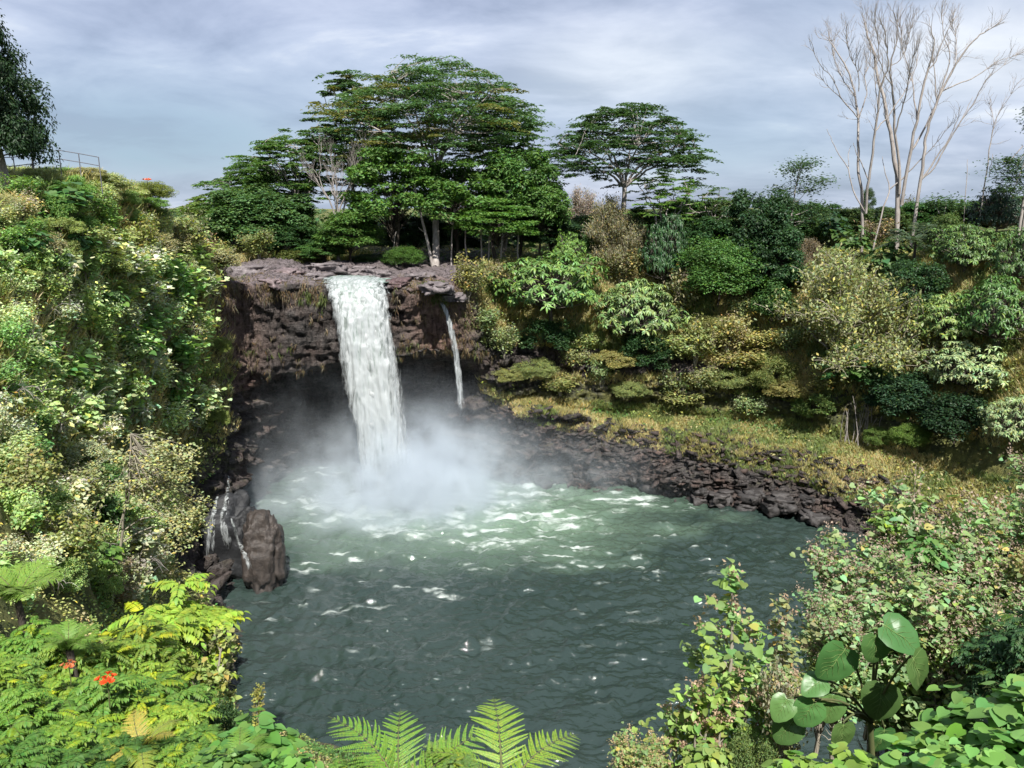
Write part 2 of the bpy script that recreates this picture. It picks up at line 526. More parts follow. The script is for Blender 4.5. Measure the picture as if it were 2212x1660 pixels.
for k_ in range(46):
    lam = .75 * (5.5 ** RW.random())
    th = math.radians(-78 + RW.normal(0, 42))
    ph = (wq[:, 0] * math.cos(th) + wq[:, 1] * math.sin(th)) * 2 * math.pi / lam + RW.uniform(0, 6.28)
    amp_ = .5 + .5 * vnoise(P2 * .11 + k_ * 3.3, 300 + k_)
    wav += amp_ * lam * .0125 * (1.6 * np.exp(np.sin(ph) - 1) - .75)
w3 = fbm(wp * np.array([2.0, 2.9, 1]), 2, 81)
zz = 0.24 * w1 + (0.13 + .3 * turb) * w2 + 0.10 * w3 + .10 * rings + 1.75 * wav
boil = fbm(P2 * .5, 3, 91)
zz += 1.1 * np.exp(-(rad / 6.5) ** 2) * (0.6 + 0.8 * boil)
# foam: churned sheet round the impact, drifting streaks, breaking crests
fn = fbm(wp * np.array([.16, .34, 1]), 5, 101)
fs = fbm(wp * np.array([.5, 1.5, 1]), 4, 111)
e2 = np.hypot((P2[:, 0] + 6) / 1.35, (P2[:, 1] - 82.0) * 1.3)
sheet = np.clip(1.22 - e2 / 13.5 + 0.7 * fn, 0, 1)
sheet = sheet * np.clip(0.32 + 1.25 * fs + 0.9 * np.exp(-(rad / 6) ** 2), 0, 1)
streak = np.clip((fs - 0.24) * 3.0, 0, 1) * np.clip(1.25 - rad / 40, 0, 1) * np.clip(0.5 + fn * 2, 0, 1)
crest = np.clip((wav - np.percentile(wav, 97.4)) * 6 + .5 * w3, 0, 1) * (wav > np.percentile(wav, 96.5)) * np.clip(.4 + 1.6 * fbm(P2 * .07, 2, 131), 0, 1)
foam = np.clip(sheet + .95 * streak + .85 * crest, 0, 1)
milky = np.clip(1.2 - e2 / 19.0 + .35 * fn, 0, 1)
P2[:, 2] = zz
m, nt, ns, lk = new_mat('pool_water')
af = N(nt, 'ShaderNodeAttribute', attribute_name='foam')
am = N(nt, 'ShaderNodeAttribute', attribute_name='milky')
tc = N(nt, 'ShaderNodeTexCoord')
nz = N(nt, 'ShaderNodeTexNoise', i_Scale=2.2, i_Detail=6.0, i_Roughness=0.7)
lk.new(tc.outputs['Object'], nz.inputs['Vector'])
nb = N(nt, 'ShaderNodeTexNoise', i_Scale=0.07, i_Detail=2.0)
lk.new(tc.outputs['Object'], nb.inputs['Vector'])
deep = mixc(nt, nb.outputs[0], (0.010, 0.022, 0.017), (0.032, 0.048, 0.043))
c = mixc(nt, am.outputs['Fac'], deep, (0.125, 0.19, 0.13))
ff = math_n(nt, 'MULTIPLY', math_n(nt, 'SUBTRACT', math_n(nt, 'ADD', af.outputs['Fac'], math_n(nt, 'MULTIPLY', nz.outputs[0], 0.9)), 0.5), 1.5, clamp=True)
ff = math_n(nt, 'MULTIPLY', ff, math_n(nt, 'MULTIPLY', af.outputs['Fac'], 3.0, clamp=True))
c = mixc(nt, ff, c, (0.40, 0.445, 0.42))
b = N(nt, 'ShaderNodeBsdfPrincipled')
lk.new(c, b.inputs['Base Color'])
lk.new(math_n(nt, 'ADD', math_n(nt, 'MULTIPLY', ff, 0.5), 0.05), b.inputs['Roughness'])
b.inputs['IOR'].default_value = 1.36
b.inputs['Specular IOR Level'].default_value = 1.0
mw = N(nt, 'ShaderNodeMapping')
mw.inputs['Scale'].default_value = (.75, 1.35, 1)
lk.new(tc.outputs['Object'], mw.inputs[0])
nw = N(nt, 'ShaderNodeTexNoise', i_Scale=1.7, i_Detail=3.0, i_Roughness=.5, i_Distortion=.25)
lk.new(mw.outputs[0], nw.inputs['Vector'])
bp = N(nt, 'ShaderNodeBump', i_Strength=0.5, i_Distance=0.35)
lk.new(math_n(nt, 'ADD', nw.outputs[0], math_n(nt, 'MULTIPLY', nz.outputs[0], .22)), bp.inputs['Height'])
lk.new(bp.outputs[0], b.inputs['Normal'])
out = N(nt, 'ShaderNodeOutputMaterial')
lk.new(b.outputs[0], out.inputs[0])
struct('water', mesh_from('water', P2, [grid_faces(nx, ny)], m, True, {'foam': ('FLOAT', foam), 'milky': ('FLOAT', milky)}))
# ------------------------------------------------------------------ leaves and branches
def unit(a):
    return a / (np.linalg.norm(a, axis=-1, keepdims=True) + 1e-9)

def leaf_tpl(kind):
    """(verts, tris/quads) in the xy plane, length along +y, face normal +z"""
    if kind == 'kite':
        V = [(0, 0, 0), (-.5, .42, .07), (0, 1, -.10), (.5, .42, .07)]
        return np.array(V, float), np.array([(0, 3, 2), (0, 2, 1)])
    if kind == 'blade':
        V = [(-.5, 0, 0), (.5, 0, 0), (.36, .5, .06), (-.36, .5, .06), (0, 1, -.16)]
        return np.array(V, float), np.array([(0, 1, 2), (0, 2, 3), (3, 2, 4)])
    if kind == 'long':
        V = [(0, 0, 0), (-.4, .22, .06), (0, .3, -.01), (.4, .22, .06), (-.5, .55, .03), (0, .6, -.06), (.5, .55, .03), (0, 1, -.26)]
        F = [(0, 2, 1), (0, 3, 2), (1, 2, 5), (1, 5, 4), (2, 3, 6), (2, 6, 5), (4, 5, 7), (5, 6, 7)]
        return np.array(V, float), np.array(F)
    if kind == 'heart':
        rim = [(0, 0), (-.26, -.1), (-.47, .08), (-.5, .32), (-.4, .58), (-.2, .82), (0, 1), (.2, .82), (.4, .58), (.5, .32), (.47, .08), (.26, -.1)]
        V = [(x, y, .12 * abs(x) * 1.6 - .14 * max(0, y - .25) ** 1.5 * 1.6 + .03 * math.sin(9 * y + 5 * x)) for x, y in rim]
        c1, c2 = (0, .28, -.02), (0, .62, -.07)
        V += [c1, c2]
        F = []
        n = len(rim)
        for i in range(n):
            j = (i + 1) % n
            my = (rim[i][1] + rim[j][1]) / 2
            F.append((i, 12 if my < .45 else 13, j))
        F += [(4, 12, 13), (12, 8, 13)]
        F = [tuple(reversed(f)) if np.cross(np.array(V[f[1]]) - V[f[0]], np.array(V[f[2]]) - V[f[0]])[2] < 0 else f for f in F]
        return np.array(V, float), np.array(F)
TPL = {k: leaf_tpl(k) for k in ('kite', 'blade', 'long', 'heart')}

class Leaves:
    def __init__(self):
        self.V, self.F, self.C, self.n = [], [], [], 0
    def add(self, kind, P, D, Nn, L, W, C):
        tv, tf = TPL[kind]
        P, D, Nn = np.asarray(P, float), unit(np.asarray(D, float)), np.asarray(Nn, float)
        n = len(P)
        if n == 0:
            return
        L = np.broadcast_to(np.asarray(L, float), (n,))
        W = np.broadcast_to(np.asarray(W, float), (n,))
        Xa = unit(np.cross(D, Nn + 1e-4))
        Za = np.cross(Xa, D)
        V = (P[:, None] + Xa[:, None] * (tv[None, :, 0:1] * W[:, None, None]) + D[:, None] * (tv[None, :, 1:2] * L[:, None, None])
             + Za[:, None] * (tv[None, :, 2:3] * L[:, None, None]))
        k = len(tv)
        self.V.append(V.reshape(-1, 3))
        self.F.append((tf[None] + (self.n + np.arange(n) * k)[:, None, None]).reshape(-1, tf.shape[1]))
        c = np.ones((n, 4))
        c[:, :3] = C
        self.C.append(np.repeat(c, k, axis=0))
        self.n += n * k
    def mesh(self, name, mat=None):
        return mesh_from(name, np.concatenate(self.V), [np.concatenate(self.F)], mat or M_LEAF, False,
                         {'leafcol': ('FLOAT_COLOR', np.concatenate(self.C))})

class Tubes:
    def __init__(self):
        self.V, self.F, self.n = [], [], 0
    def add(self, path, r0, r1, sides=5, power=1.0):
        path = np.asarray(path, float)
        n = len(path)
        T = unit(np.gradient(path, axis=0))
        ref = np.array([0.3, 0.9, 0.1]) if abs(T[0][2]) > 0.6 else np.array([0, 0, 1.0])
        A = unit(np.cross(T, ref))
        B = np.cross(T, A)
        rr = r0 + (r1 - r0) * np.linspace(0, 1, n) ** power
        a = np.arange(sides) / sides * 2 * math.pi
        ring = path[:, None] + rr[:, None, None] * (np.cos(a)[None, :, None] * A[:, None] + np.sin(a)[None, :, None] * B[:, None])
        self.V.append(ring.reshape(-1, 3))
        i, j = np.meshgrid(np.arange(n - 1), np.arange(sides), indexing='ij')
        j2 = (j + 1) % sides
        self.F.append((np.stack([i * sides + j, i * sides + j2, (i + 1) * sides + j2, (i + 1) * sides + j], -1)).reshape(-1, 4) + self.n)
        self.n += n * sides
    def mesh(self, name, mat):
        return mesh_from(name, np.concatenate(self.V), [np.concatenate(self.F)], mat, True)

def curve(p0, p1, bend, n, R, wob=0.0):
    """points from p0 to p1, bowed by vector bend, with a little wander"""
    t = np.linspace(0, 1, n)[:, None]
    p = np.asarray(p0)[None] * (1 - t) + np.asarray(p1)[None] * t + 4 * t * (1 - t) * np.asarray(bend)[None]
    if wob:
        w_ = R.normal(0, wob, (n, 3))
        w_[0] = 0
        w_[-1] *= .3
        p = p + w_
    return p

def tint(R, n, v=0.2, yel=0.08, dry=0.0):
    """leaf to leaf colour differences: fresh, old and yellowing leaves"""
    c = (1 + R.normal(0, v, (n, 1))).clip(.5, 1.7) * np.ones((n, 3))
    c[:, 0] *= 1 + R.normal(0, .12, n)
    c[:, 2] *= 1 + R.normal(0, .12, n)
    y = R.random(n) < yel
    c[y] *= np.array([1.4, 1.22, .7])
    d = R.random(n) < dry
    c[d] *= np.array([1.5, .95, .8])
    return c.clip(.2, 2.6)

def sphere_dirs(R, n, zmin=-1.0):
    z = R.uniform(zmin, 1, n)
    a = R.uniform(0, 2 * math.pi, n)
    s = np.sqrt(np.maximum(0, 1 - z * z))
    return np.stack([s * np.cos(a), s * np.sin(a), z], 1)

# --- layered, flat topped crown on spreading limbs
def albizia(seed, H, R_, fork=.38, depth=.5, pads=150, leafL=.52, curve_top=.3, per=130, lean=(0, 0), trunk_r=.45, bark=None, tb=False):
    R = np.random.default_rng(seed)
    tr, lv = Tubes(), Leaves()
    f = np.array([lean[0] * fork, lean[1] * fork, H * fork])
    tr.add(curve((0, 0, -1.0), f, (R.normal(0, .3), R.normal(0, .3), 0), 9, R, .05), trunk_r, trunk_r * .62, 8)
    limbs = []
    nl = 7 + int(R_ > 9) * 2
    ztop = lambda r: H * (1 - curve_top * np.minimum(1.1, r / R_) ** 2.2)
    for i in range(nl):
        a = 2 * math.pi * i / nl + R.normal(0, .25)
        rr = R_ * R.uniform(.45, .9)
        e = np.array([lean[0] + rr * math.cos(a), lean[1] + rr * math.sin(a), ztop(rr) * R.uniform(.86, .97)])
        c = curve(f, e, (-.12 * rr * math.cos(a), -.12 * rr * math.sin(a), R.uniform(-.02, .05) * H), 12, R, .12)
        tr.add(c, trunk_r * .42, .05, 6)
        limbs.append(c)
    LP = np.concatenate([c[3:] for c in limbs])
    for k in range(pads):
        a = R.uniform(0, 2 * math.pi)
        rr = R_ * math.sqrt(R.uniform(0, 1)) * .97
        tier = R.uniform(0, 1) ** 1.5
        z = ztop(rr) - tier * depth * H * (.45 + .4 * (1 - rr / R_))
        lev = H * .036
        z = (math.floor(z / lev) + .5 + .35 * math.sin(3 * a + k)) * lev if R.random() < .8 else z
        z = max(z, H * (fork * .9))
        pc = np.array([lean[0] + rr * math.cos(a), lean[1] + rr * math.sin(a), z])
        dd = np.linalg.norm((LP - pc) * np.array([1, 1, 1.2]) + np.array([0, 0, 0.6 * 0]), axis=1) + 2.0 * np.maximum(0, LP[:, 2] - z)
        q = LP[np.argmin(dd)]
        if np.linalg.norm(q - pc) < R_ * .55:
            tr.add(curve(q, pc - np.array([0, 0, .1]), (0, 0, .12 * (pc[2] - q[2])), 5, R, .06), .055, .018, 4)
        pr = R_ * R.uniform(.09, .22) * (1.12 - .35 * rr / R_)
        ns = 6
        so_ = R.normal(0, .5, (ns, 2)) * pr
        n = int(per * R.uniform(.6, 1.25) * (pr / (R_ * .15)))
        si = R.integers(0, ns, n)
        off = so_[si] + R.normal(0, .24, (n, 2)) * pr
        rad_ = np.hypot(off[:, 0], off[:, 1])
        zz_ = -.13 * rad_ ** 2 / pr + R.normal(0, .035, n) * pr + .03 * R.normal(0, 1, ns)[si] * pr
        P = pc + np.stack([off[:, 0], off[:, 1], zz_], 1)
        ang = R.uniform(0, 2 * math.pi, n)
        D = np.stack([np.cos(ang), np.sin(ang), R.normal(-.12, .15, n)], 1)
        Nn = np.stack([R.normal(0, .35, n), R.normal(0, .35, n), np.ones(n)], 1)
        padc = np.array([1, 1, 1]) * (1 + R.normal(0, .12))
        if tb and R.random() < .17:
            padc = padc * np.array([1.75, 1.0, .75])
        lv.add('kite', P, D, Nn, leafL * R.uniform(.6, 1.2, n), leafL * .42, tint(R, n, .16, .03) * padc)
    return lv.mesh('crown'), tr.mesh('trunk', bark or M_PALE)

# --- rounded crown of lumpy clumps
def broadleaf(seed, rx, rz, cz, clumps=60, per=190, cr=.3, leafL=.36, leafW=.5, zmin=-.5, trunk_r=.22, droop=.3, flat=.7, kind='kite', yel=.05, dry=0.0, v=.2, bark=None, mat=None, gaps=.0):
    R = np.random.default_rng(seed)
    tr, lv = Tubes(), Leaves()
    top = np.array([0, 0, cz])
    tr.add(curve((0, 0, -.6), (R.normal(0, .1) * rx, R.normal(0, .1) * rx, cz), (R.normal(0, .05) * rx, 0, 0), 8, R, .03 * rx * .3), trunk_r, trunk_r * .4, 7)
    dirs = sphere_dirs(R, clumps, zmin)
    lump = 1 + .28 * fbm(dirs * 1.7 + seed, 2, seed)
    for d, lu in zip(dirs, lump):
        rr = (R.uniform(.45, 1.0) ** .45) * lu
        c = top + d * np.array([rx, rx, rz]) * rr * .86
        if c[2] < .1:
            c[2] = R.uniform(.1, .4)
        s = cr * rx * R.uniform(.6, 1.25)
        b0 = top * np.array([1, 1, R.uniform(.35, .95)])
        tr.add(curve(b0, c, (0, 0, .06 * rx), 5, R, .02 * rx), trunk_r * .22, trunk_r * .05, 4)
        n = int(per * R.uniform(.6, 1.3))
        ld = sphere_dirs(R, n, -.65)
        P = c + ld * np.array([s, s, s * flat]) * (R.uniform(.55, 1.05, (n, 1)))
        ang = R.uniform(0, 2 * math.pi, n)
        D = ld * .55 + np.stack([np.cos(ang), np.sin(ang), R.normal(0, .3, n) - droop], 1) * .8
        Nn = ld * .6 + np.array([0, 0, .8]) + R.normal(0, .3, (n, 3))
        clc = 1 + R.normal(0, .1)
        lv.add(kind, P, D, Nn, leafL * R.uniform(.6, 1.2, n), leafL * leafW, tint(R, n, v, yel, dry) * clc)
    return lv.mesh('crown', mat), tr.mesh('trunk', bark or M_DARKBARK)

# --- shrub or tree with whorls of long drooping leaves
def rosette_tree(seed, rx, rz, cz, nros=200, nl=10, leafL=.45, leafW=.3, zmin=-.35, trunk_r=.12, yel=.05):
    R = np.random.default_rng(seed)
    tr, lv = Tubes(), Leaves()
    top = np.array([0, 0, cz])
    tr.add(curve((0, 0, -.6), top, (R.normal(0, .1), 0, 0), 7, R, .03), trunk_r, trunk_r * .5, 7)
    dirs = sphere_dirs(R, nros, zmin)
    lump = 1 + .5 * fbm(dirs * 2.0 + seed, 2, seed)
    for d, lu in zip(dirs, lump):
        rr = (R.uniform(.5, 1.0) ** .4) * lu
        c = top + d * np.array([rx, rx, rz]) * rr
        c[2] = max(c[2], R.uniform(.15, .5))
        if R.random() < .5:
            tr.add(curve(top * np.array([1, 1, R.uniform(.4, 1)]), c, (0, 0, -.05 * rx), 5, R, .02), trunk_r * .3, .015, 4)
        n = nl + R.integers(-2, 3)
        ang = np.arange(n) / n * 2 * math.pi + R.normal(0, .3, n)
        ax = unit(d * .6 + np.array([0, 0, .8]))
        u_ = unit(np.cross(ax, np.array([.3, .2, 1.0])))
        w_ = np.cross(ax, u_)
        radial = np.cos(ang)[:, None] * u_ + np.sin(ang)[:, None] * w_
        up = R.uniform(-.55, .5, n)[:, None]
        D = radial + ax * up - np.array([0, 0, .25])
        Nn = ax * 1.0 + radial * .35 + R.normal(0, .15, (n, 3))
        fresh = 1 + .22 * R.normal()
        lv.add('long', c + radial * .02, D, Nn, leafL * R.uniform(.65, 1.15, n), leafL * leafW, tint(R, n, .13, yel) * max(.6, fresh))
    return lv.mesh('foliage', M_GLOSSY), tr.mesh('stem', M_BARK)

# --- open shrub: fanning stems, twigs carrying bunches of small leaves, dry flower heads
def bunch_shrub(seed, h, r, stems=9, twigs=9, per=26, leafL=.12, leafW=.62, heads=.35, kind='kite', yel=.12, dry=.05, headcol=(2.4, 1.6, 1.5), bs=.17, mat=None, low=.35):
    R = np.random.default_rng(seed)
    tr, lv, hd = Tubes(), Leaves(), Leaves()
    for i in range(stems):
        a = 2 * math.pi * i / stems + R.normal(0, .4)
        rr = r * R.uniform(.15, .85)
        e = np.array([rr * math.cos(a), rr * math.sin(a), h * R.uniform(.7, 1.0) * (1 - .25 * (rr / r) ** 2)])
        c = curve((R.normal(0, .05), R.normal(0, .05), -.3), e, (-.15 * rr * math.cos(a), -.15 * rr * math.sin(a), .05 * h), 10, R, .015 * h)
        tr.add(c, .012 * h + .012, .006 * h, 5)
        for k in range(twigs):
            t = R.uniform(low, 1.0)
            q = c[min(9, int(t * 9.99))]
            d = unit(sphere_dirs(R, 1, -.15)[0] + .7 * np.array([math.cos(a), math.sin(a), .6]))
            L = r * R.uniform(.2, .5) * (1.2 - .5 * t)
            tip = q + d * L
            tip[2] = max(tip[2], .1)
            tr.add(curve(q, tip, (0, 0, -.06 * L), 4, R, .02), .005 * h + .003, .004, 3)
            n = int(per * R.uniform(.5, 1.4))
            s = bs * r * R.uniform(.7, 1.4)
            P = tip + R.normal(0, 1, (n, 3)) * np.array([s, s, s * .65]) - d * s * .3
            ang = R.uniform(0, 2 * math.pi, n)
            D = np.stack([np.cos(ang), np.sin(ang), R.normal(-.25, .35, n)], 1)
            Nn = np.stack([R.normal(0, .5, n), R.normal(0, .5, n), np.ones(n)], 1)
            lv.add(kind, P, D, Nn, leafL * R.uniform(.55, 1.25, n), leafL * leafW, tint(R, n, .17, yel, dry) * (1 + R.normal(0, .1)))
            if R.random() < heads:
                m_ = 30
                P = tip + d * s * .7 + R.normal(0, .5, (m_, 3)) * s * 1.1
                D = R.normal(0, 1, (m_, 3))
                hd.add('kite', P, D, R.normal(0, 1, (m_, 3)), leafL * .55 * R.uniform(.5, 1.1, m_), leafL * .3, (1 + R.normal(0, .2, (m_, 1))).clip(.4, 1.6) * np.ones((1, 3)))
    return lv.mesh('foliage', mat), tr.mesh('stem', M_TWIG), (hd.mesh('blossom') if hd.n else None)

# --- broad round leaves on long stalks
def heart_shrub(seed, h, r, n=260, leafL=.2, zmin=-.05, shell=.5, yel=.06, v=.15, stems=7, droop=.45, mat=None):
    R = np.random.default_rng(seed)
    tr, lv = Tubes(), Leaves()
    d = sphere_dirs(R, n, zmin)
    lump = 1 + .35 * fbm(d * 1.8 + seed, 2, seed)
    rr = (R.uniform(0, 1, n) ** shell) * lump
    P = d * np.array([r, r, h * .62]) * rr[:, None] + np.array([0, 0, h * .38])
    P[:, 2] = np.maximum(P[:, 2], R.uniform(.05, .3, n))
    ang = R.uniform(0, 2 * math.pi, n)
    D = d * np.array([1, 1, .2]) + .6 * np.stack([np.cos(ang), np.sin(ang), np.zeros(n)], 1) - np.array([0, 0, droop])
    Nn = d * .5 + np.array([0, 0, 1.0]) + R.normal(0, .22, (n, 3))
    L = leafL * R.uniform(.5, 1.15, n)
    lv.add('heart', P, D, Nn, L, L * .98, tint(R, n, v, yel))
    for i in range(stems):
        a = 2 * math.pi * i / stems + R.normal(0, .3)
        e = np.array([.6 * r * math.cos(a), .6 * r * math.sin(a), h * R.uniform(.6, .92)])
        c = curve((0, 0, -.3), e, (-.1 * r * math.cos(a), -.1 * r * math.sin(a), .05), 8, R, .01)
        tr.add(c, .018 * h + .004, .007 * h, 5)
        for k in range(int(n / stems / 2)):
            q = c[R.integers(3, 8)]
            j = np.argmin(np.linalg.norm(P - q - R.normal(0, .3 * r, 3), axis=1))
            tr.add(curve(q, P[j], (0, 0, .04), 4, R), .006 * h * .5, .003, 3)
    return lv.mesh('foliage', mat or M_LEAF), tr.mesh('stem', M_STEM)

# --- stems crowned with pinnate leaves
def pinnate_shrub(seed, h, r, stems=16, leaves=9, L=.75, pairs=8, lw=.1, ll=.2, yel=.05, low=.45):
    R = np.random.default_rng(seed)
    tr, lv = Tubes(), Leaves()
    for i in range(stems):
        a = R.uniform(0, 2 * math.pi)
        rr = r * math.sqrt(R.uniform(0, 1)) * .85
        e = np.array([rr * math.cos(a), rr * math.sin(a), h * (1 - .38 * (rr / r) ** 2) * R.uniform(.78, 1.0)])
        c = curve((rr * .25 * math.cos(a), rr * .25 * math.sin(a), -.3), e, (0, 0, 0), 9, R, .02)
        tr.add(c, .012 * h + .006, .005 * h + .002, 5)
        vsh = 1 + R.normal(0, .12)
        for k in range(leaves):
            t = 1.0 if k < leaves * .6 else R.uniform(low, .95)
            q = c[min(8, int(t * 8.99))]
            b = R.uniform(0, 2 * math.pi)
            up = R.uniform(.1, .9) if t == 1.0 else R.uniform(-.2, .5)
            d0 = unit(np.array([math.cos(b), math.sin(b), up]))
            LL = L * R.uniform(.65, 1.15)
            ts = np.linspace(0, 1, pairs + 3)
            rach = q + d0 * LL * ts[:, None] - np.array([0, 0, 1]) * (LL * .45 * ts[:, None] ** 2)
            tr.add(rach[::2] if len(rach) % 2 else np.vstack([rach[::2], rach[-1:]]), .006, .003, 3)
            side = unit(np.cross(d0, np.array([0, 0, 1.0])))
            tang = unit(np.gradient(rach, axis=0))
            pp, dd, nn, le = [], [], [], []
            for j in range(2, pairs + 2):
                prof = math.sin(math.pi * (.18 + .74 * (j - 2) / pairs)) ** .6
                for sg_ in (-1, 1):
                    pp.append(rach[j])
                    dd.append(sg_ * side + tang[j] * .55 + np.array([0, 0, -.18]) + R.normal(0, .08, 3))
                    nn.append(np.cross(side, tang[j]) + R.normal(0, .15, 3) + np.array([0, 0, .3]))
                    le.append(ll * prof * R.uniform(.85, 1.1))
            pp.append(rach[-1]); dd.append(tang[-1]); nn.append(np.array([0, 0, 1.])); le.append(ll)
            nn = np.array(nn)
            nn[nn[:, 2] < 0] *= -1
            le = np.array(le)
            lv.add('long', pp, dd, nn, le, le * lw / ll * 1.0, tint(R, len(le), .1, 0) * vsh * (np.array([1.6, 1.25, .6]) if R.random() < yel else 1))
    return lv.mesh('foliage'), tr.mesh('stem', M_STEM)

# --- one fern frond, twice divided, growing along +x and arching over
def frond(seed, L, width, pinnae=22, pinnules=15, arch=.45, rise=.9, pw=.17, gap=0):
    R = np.random.default_rng(seed)
    tr, lv = Tubes(), Leaves()
    ts = np.linspace(0, 1, 40)
    rach = np.stack([L * ts * (.62 + .25 * ts), 0 * ts, L * (rise * ts - arch * ts ** 2 * 1.6)], 1)
    tr.add(rach, .012 * L + .003, .003, 5)
    tang = unit(np.gradient(rach, axis=0))
    S = np.array([0, 1.0, 0])
    for i in range(pinnae):
        t = .16 + .83 * (i + .5) / pinnae
        j = int(t * 39)
        f = (t - .16) / .84
        pl = width * .5 * min(1, 1.05 * math.sin(math.pi * min(1, .22 + .80 * f)) ** .75 + .05)
        upn = np.cross(S, tang[j]) * -1
        if upn[2] < 0:
            upn = -upn
        for sg_ in (-1, 1):
            pl = pl * R.uniform(.88, 1.08)
            d = unit(sg_ * S + tang[j] * (.35 + .35 * f + R.normal(0, .06)) + upn * (.12 + R.normal(0, .06)))
            tt = np.linspace(0, 1, pinnules + 2)
            pts = rach[j] + d * pl * tt[:, None] - np.array([0, 0, 1]) * pl * .28 * tt[:, None] ** 2 + tang[j] * pl * .12 * tt[:, None] ** 2
            tr.add(pts[::3], .004 * L, .0015, 3)
            tg = unit(np.gradient(pts, axis=0))
            n_ = pinnules + 1
            le = (width * .5 * pw) * (1 - .82 * tt[1:] ** 1.4) * min(1, .35 + pl / (width * .5))
            for s2 in (-1, 1):
                sd = unit(np.cross(tg[1:], upn)) * s2
                lv.add('blade', pts[1:], sd + tg[1:] * .35 + R.normal(0, .05, (n_, 3)), np.repeat(upn[None], n_, 0) + R.normal(0, .1, (n_, 3)),
                       le, np.full(n_, pl / pinnules * 1.02), tint(R, n_, .07, 0))
    return lv.mesh('blade'), tr.mesh('rachis', M_STEM)

# --- dome of fine arching twigs with a dusting of tiny leaves
def twiggy(seed, h, r, stems=26, twigs=26, leafL=.13, per=9):
    R = np.random.default_rng(seed)
    tr, lv = Tubes(), Leaves()
    for i in range(stems):
        d = sphere_dirs(R, 1, .02)[0]
        e = d * np.array([r, r, h]) * R.uniform(.7, 1)
        c = curve((0, 0, -.3), e, (0, 0, .18 * h), 9, R, .05)
        tr.add(c, .05, .012, 4)
        for k in range(twigs):
            q = c[R.integers(3, 9)]
            dd = unit(sphere_dirs(R, 1, -.2)[0] + d * .8)
            L = r * R.uniform(.12, .34)
            tip = q + dd * L - np.array([0, 0, .12 * L])
            cc = curve(q, tip, (0, 0, .1 * L), 5, R, .01)
            tr.add(cc, .013, .006, 3)
            n = per + R.integers(-3, 4)
            P = cc[R.integers(1, 5, n)] + R.normal(0, .09 * r * .35, (n, 3))
            lv.add('kite', P, R.normal(0, 1, (n, 3)) - np.array([0, 0, .2]), R.normal(0, .5, (n, 3)) + np.array([0, 0, 1]), leafL * R.uniform(.6, 1.2, n), leafL * .5, tint(R, n, .2, .12))
    return lv.mesh('foliage'), tr.mesh('twigs', M_TWIG)

# --- leafless limbs grown on from given ones
def twig_out(tr, R, q, d, L, r, lev, up=.35, spread=.5):
    e = q + d * L
    c = curve(q, e, R.normal(0, .06, 3) * L, 5, R, .015 * L)
    tr.add(c, r, r * .55, 4 if lev > 1 else 3)
    if lev <= 0:
        return
    for k in range(2 + int(R.random() < .55)):
        t = R.uniform(.45, 1.0)
        nd = unit(d + R.normal(0, spread, 3) + np.array([0, 0, up]))
        twig_out(tr, R, c[min(4, int(t * 4.99))], nd, L * R.uniform(.55, .8), r * .58, lev - 1, up, spread)

def bare_tree(seed, H, spread=.5, levels=5, r=.22, forks=4):
    R = np.random.default_rng(seed)
    tr = Tubes()
    f = np.array([0, 0, H * .3])
    tr.add(curve((0, 0, -.6), f, (R.normal(0, .1), 0, 0), 6, R, .02), r, r * .7, 7)
    for i in range(forks):
        a = 2 * math.pi * i / forks + R.normal(0, .4)
        d = unit(np.array([math.cos(a) * spread, math.sin(a) * spread, 1]))
        twig_out(tr, R, f, d, H * .26, r * .55, levels, .3, .36)
    return tr.mesh('trunk', M_PALE)
# ------------------------------------------------------------------ prototypes
PROTO = {}
def proto(key, parts, h, w):
    PROTO[key] = (parts, h, w)
def mk(key, gen, h, w, names=('foliage', 'stem', 'blossom')):  # the blossom parts are dried flower and seed heads
    proto(key, [(n, m) for n, m in zip(names, gen) if m is not None], h, w)
CT = ('crown', 'trunk')
for i in range(3):
    mk('broad%d' % i, broadleaf(10 + i, 4.6, 5.2, 5.6, 85, 210, .25, .42, yel=.04, flat=.6), 10.6, 9.6, CT)
for i in range(2):
    mk('tier%d' % i, broadleaf(20 + i, 4.8, 4.6, 6.2, 75, 190, .27, .40, flat=.28, droop=.05, zmin=-.45, yel=.04), 10.4, 10.2, CT)
for i in range(3):
    mk('bush%d' % i, broadleaf(30 + i, 1.9, 1.7, 1.6, 60, 190, .28, .17, trunk_r=.07, yel=.08, v=.24, zmin=-.6), 3.2, 4.0)
for i in range(2):
    mk('fine%d' % i, broadleaf(36 + i, 2.0, 1.5, 1.5, 80, 260, .24, .13, .4, trunk_r=.07, yel=.05, droop=.1, zmin=-.5), 3.0, 4.2)
for i in range(3):
    mk('mango%d' % i, rosette_tree(40 + i, 2.4, 1.9, 2.0, 430, 10, .33, .30, yel=.04), 4.0, 5.2)
for i in range(4):
    mk('pale%d' % i, bunch_shrub(50 + i, 2.6, 1.7, 8, 8, 24, .24, yel=.06, dry=.02, heads=.2, bs=.16), 2.7, 3.4)
mk('leanbunch0', bunch_shrub(58, 2.4, 1.5, 7, 8, 10, .34, .8, yel=.05, dry=.02, heads=.15, bs=.18, kind='heart'), 2.5, 3.1)
mk('leanbunch1', bunch_shrub(59, 2.4, 1.5, 7, 8, 10, .30, .8, yel=.05, dry=.02, heads=.25, bs=.18, kind='heart'), 2.5, 3.1)
for i in range(2):
    mk('seeded%d' % i, bunch_shrub(60 + i, 3.0, 1.6, 12, 12, 14, .20, .9, heads=.95, kind='heart', yel=.01, dry=.05, bs=.15, headcol=(1, 1, 1), low=.2), 3.1, 3.5)
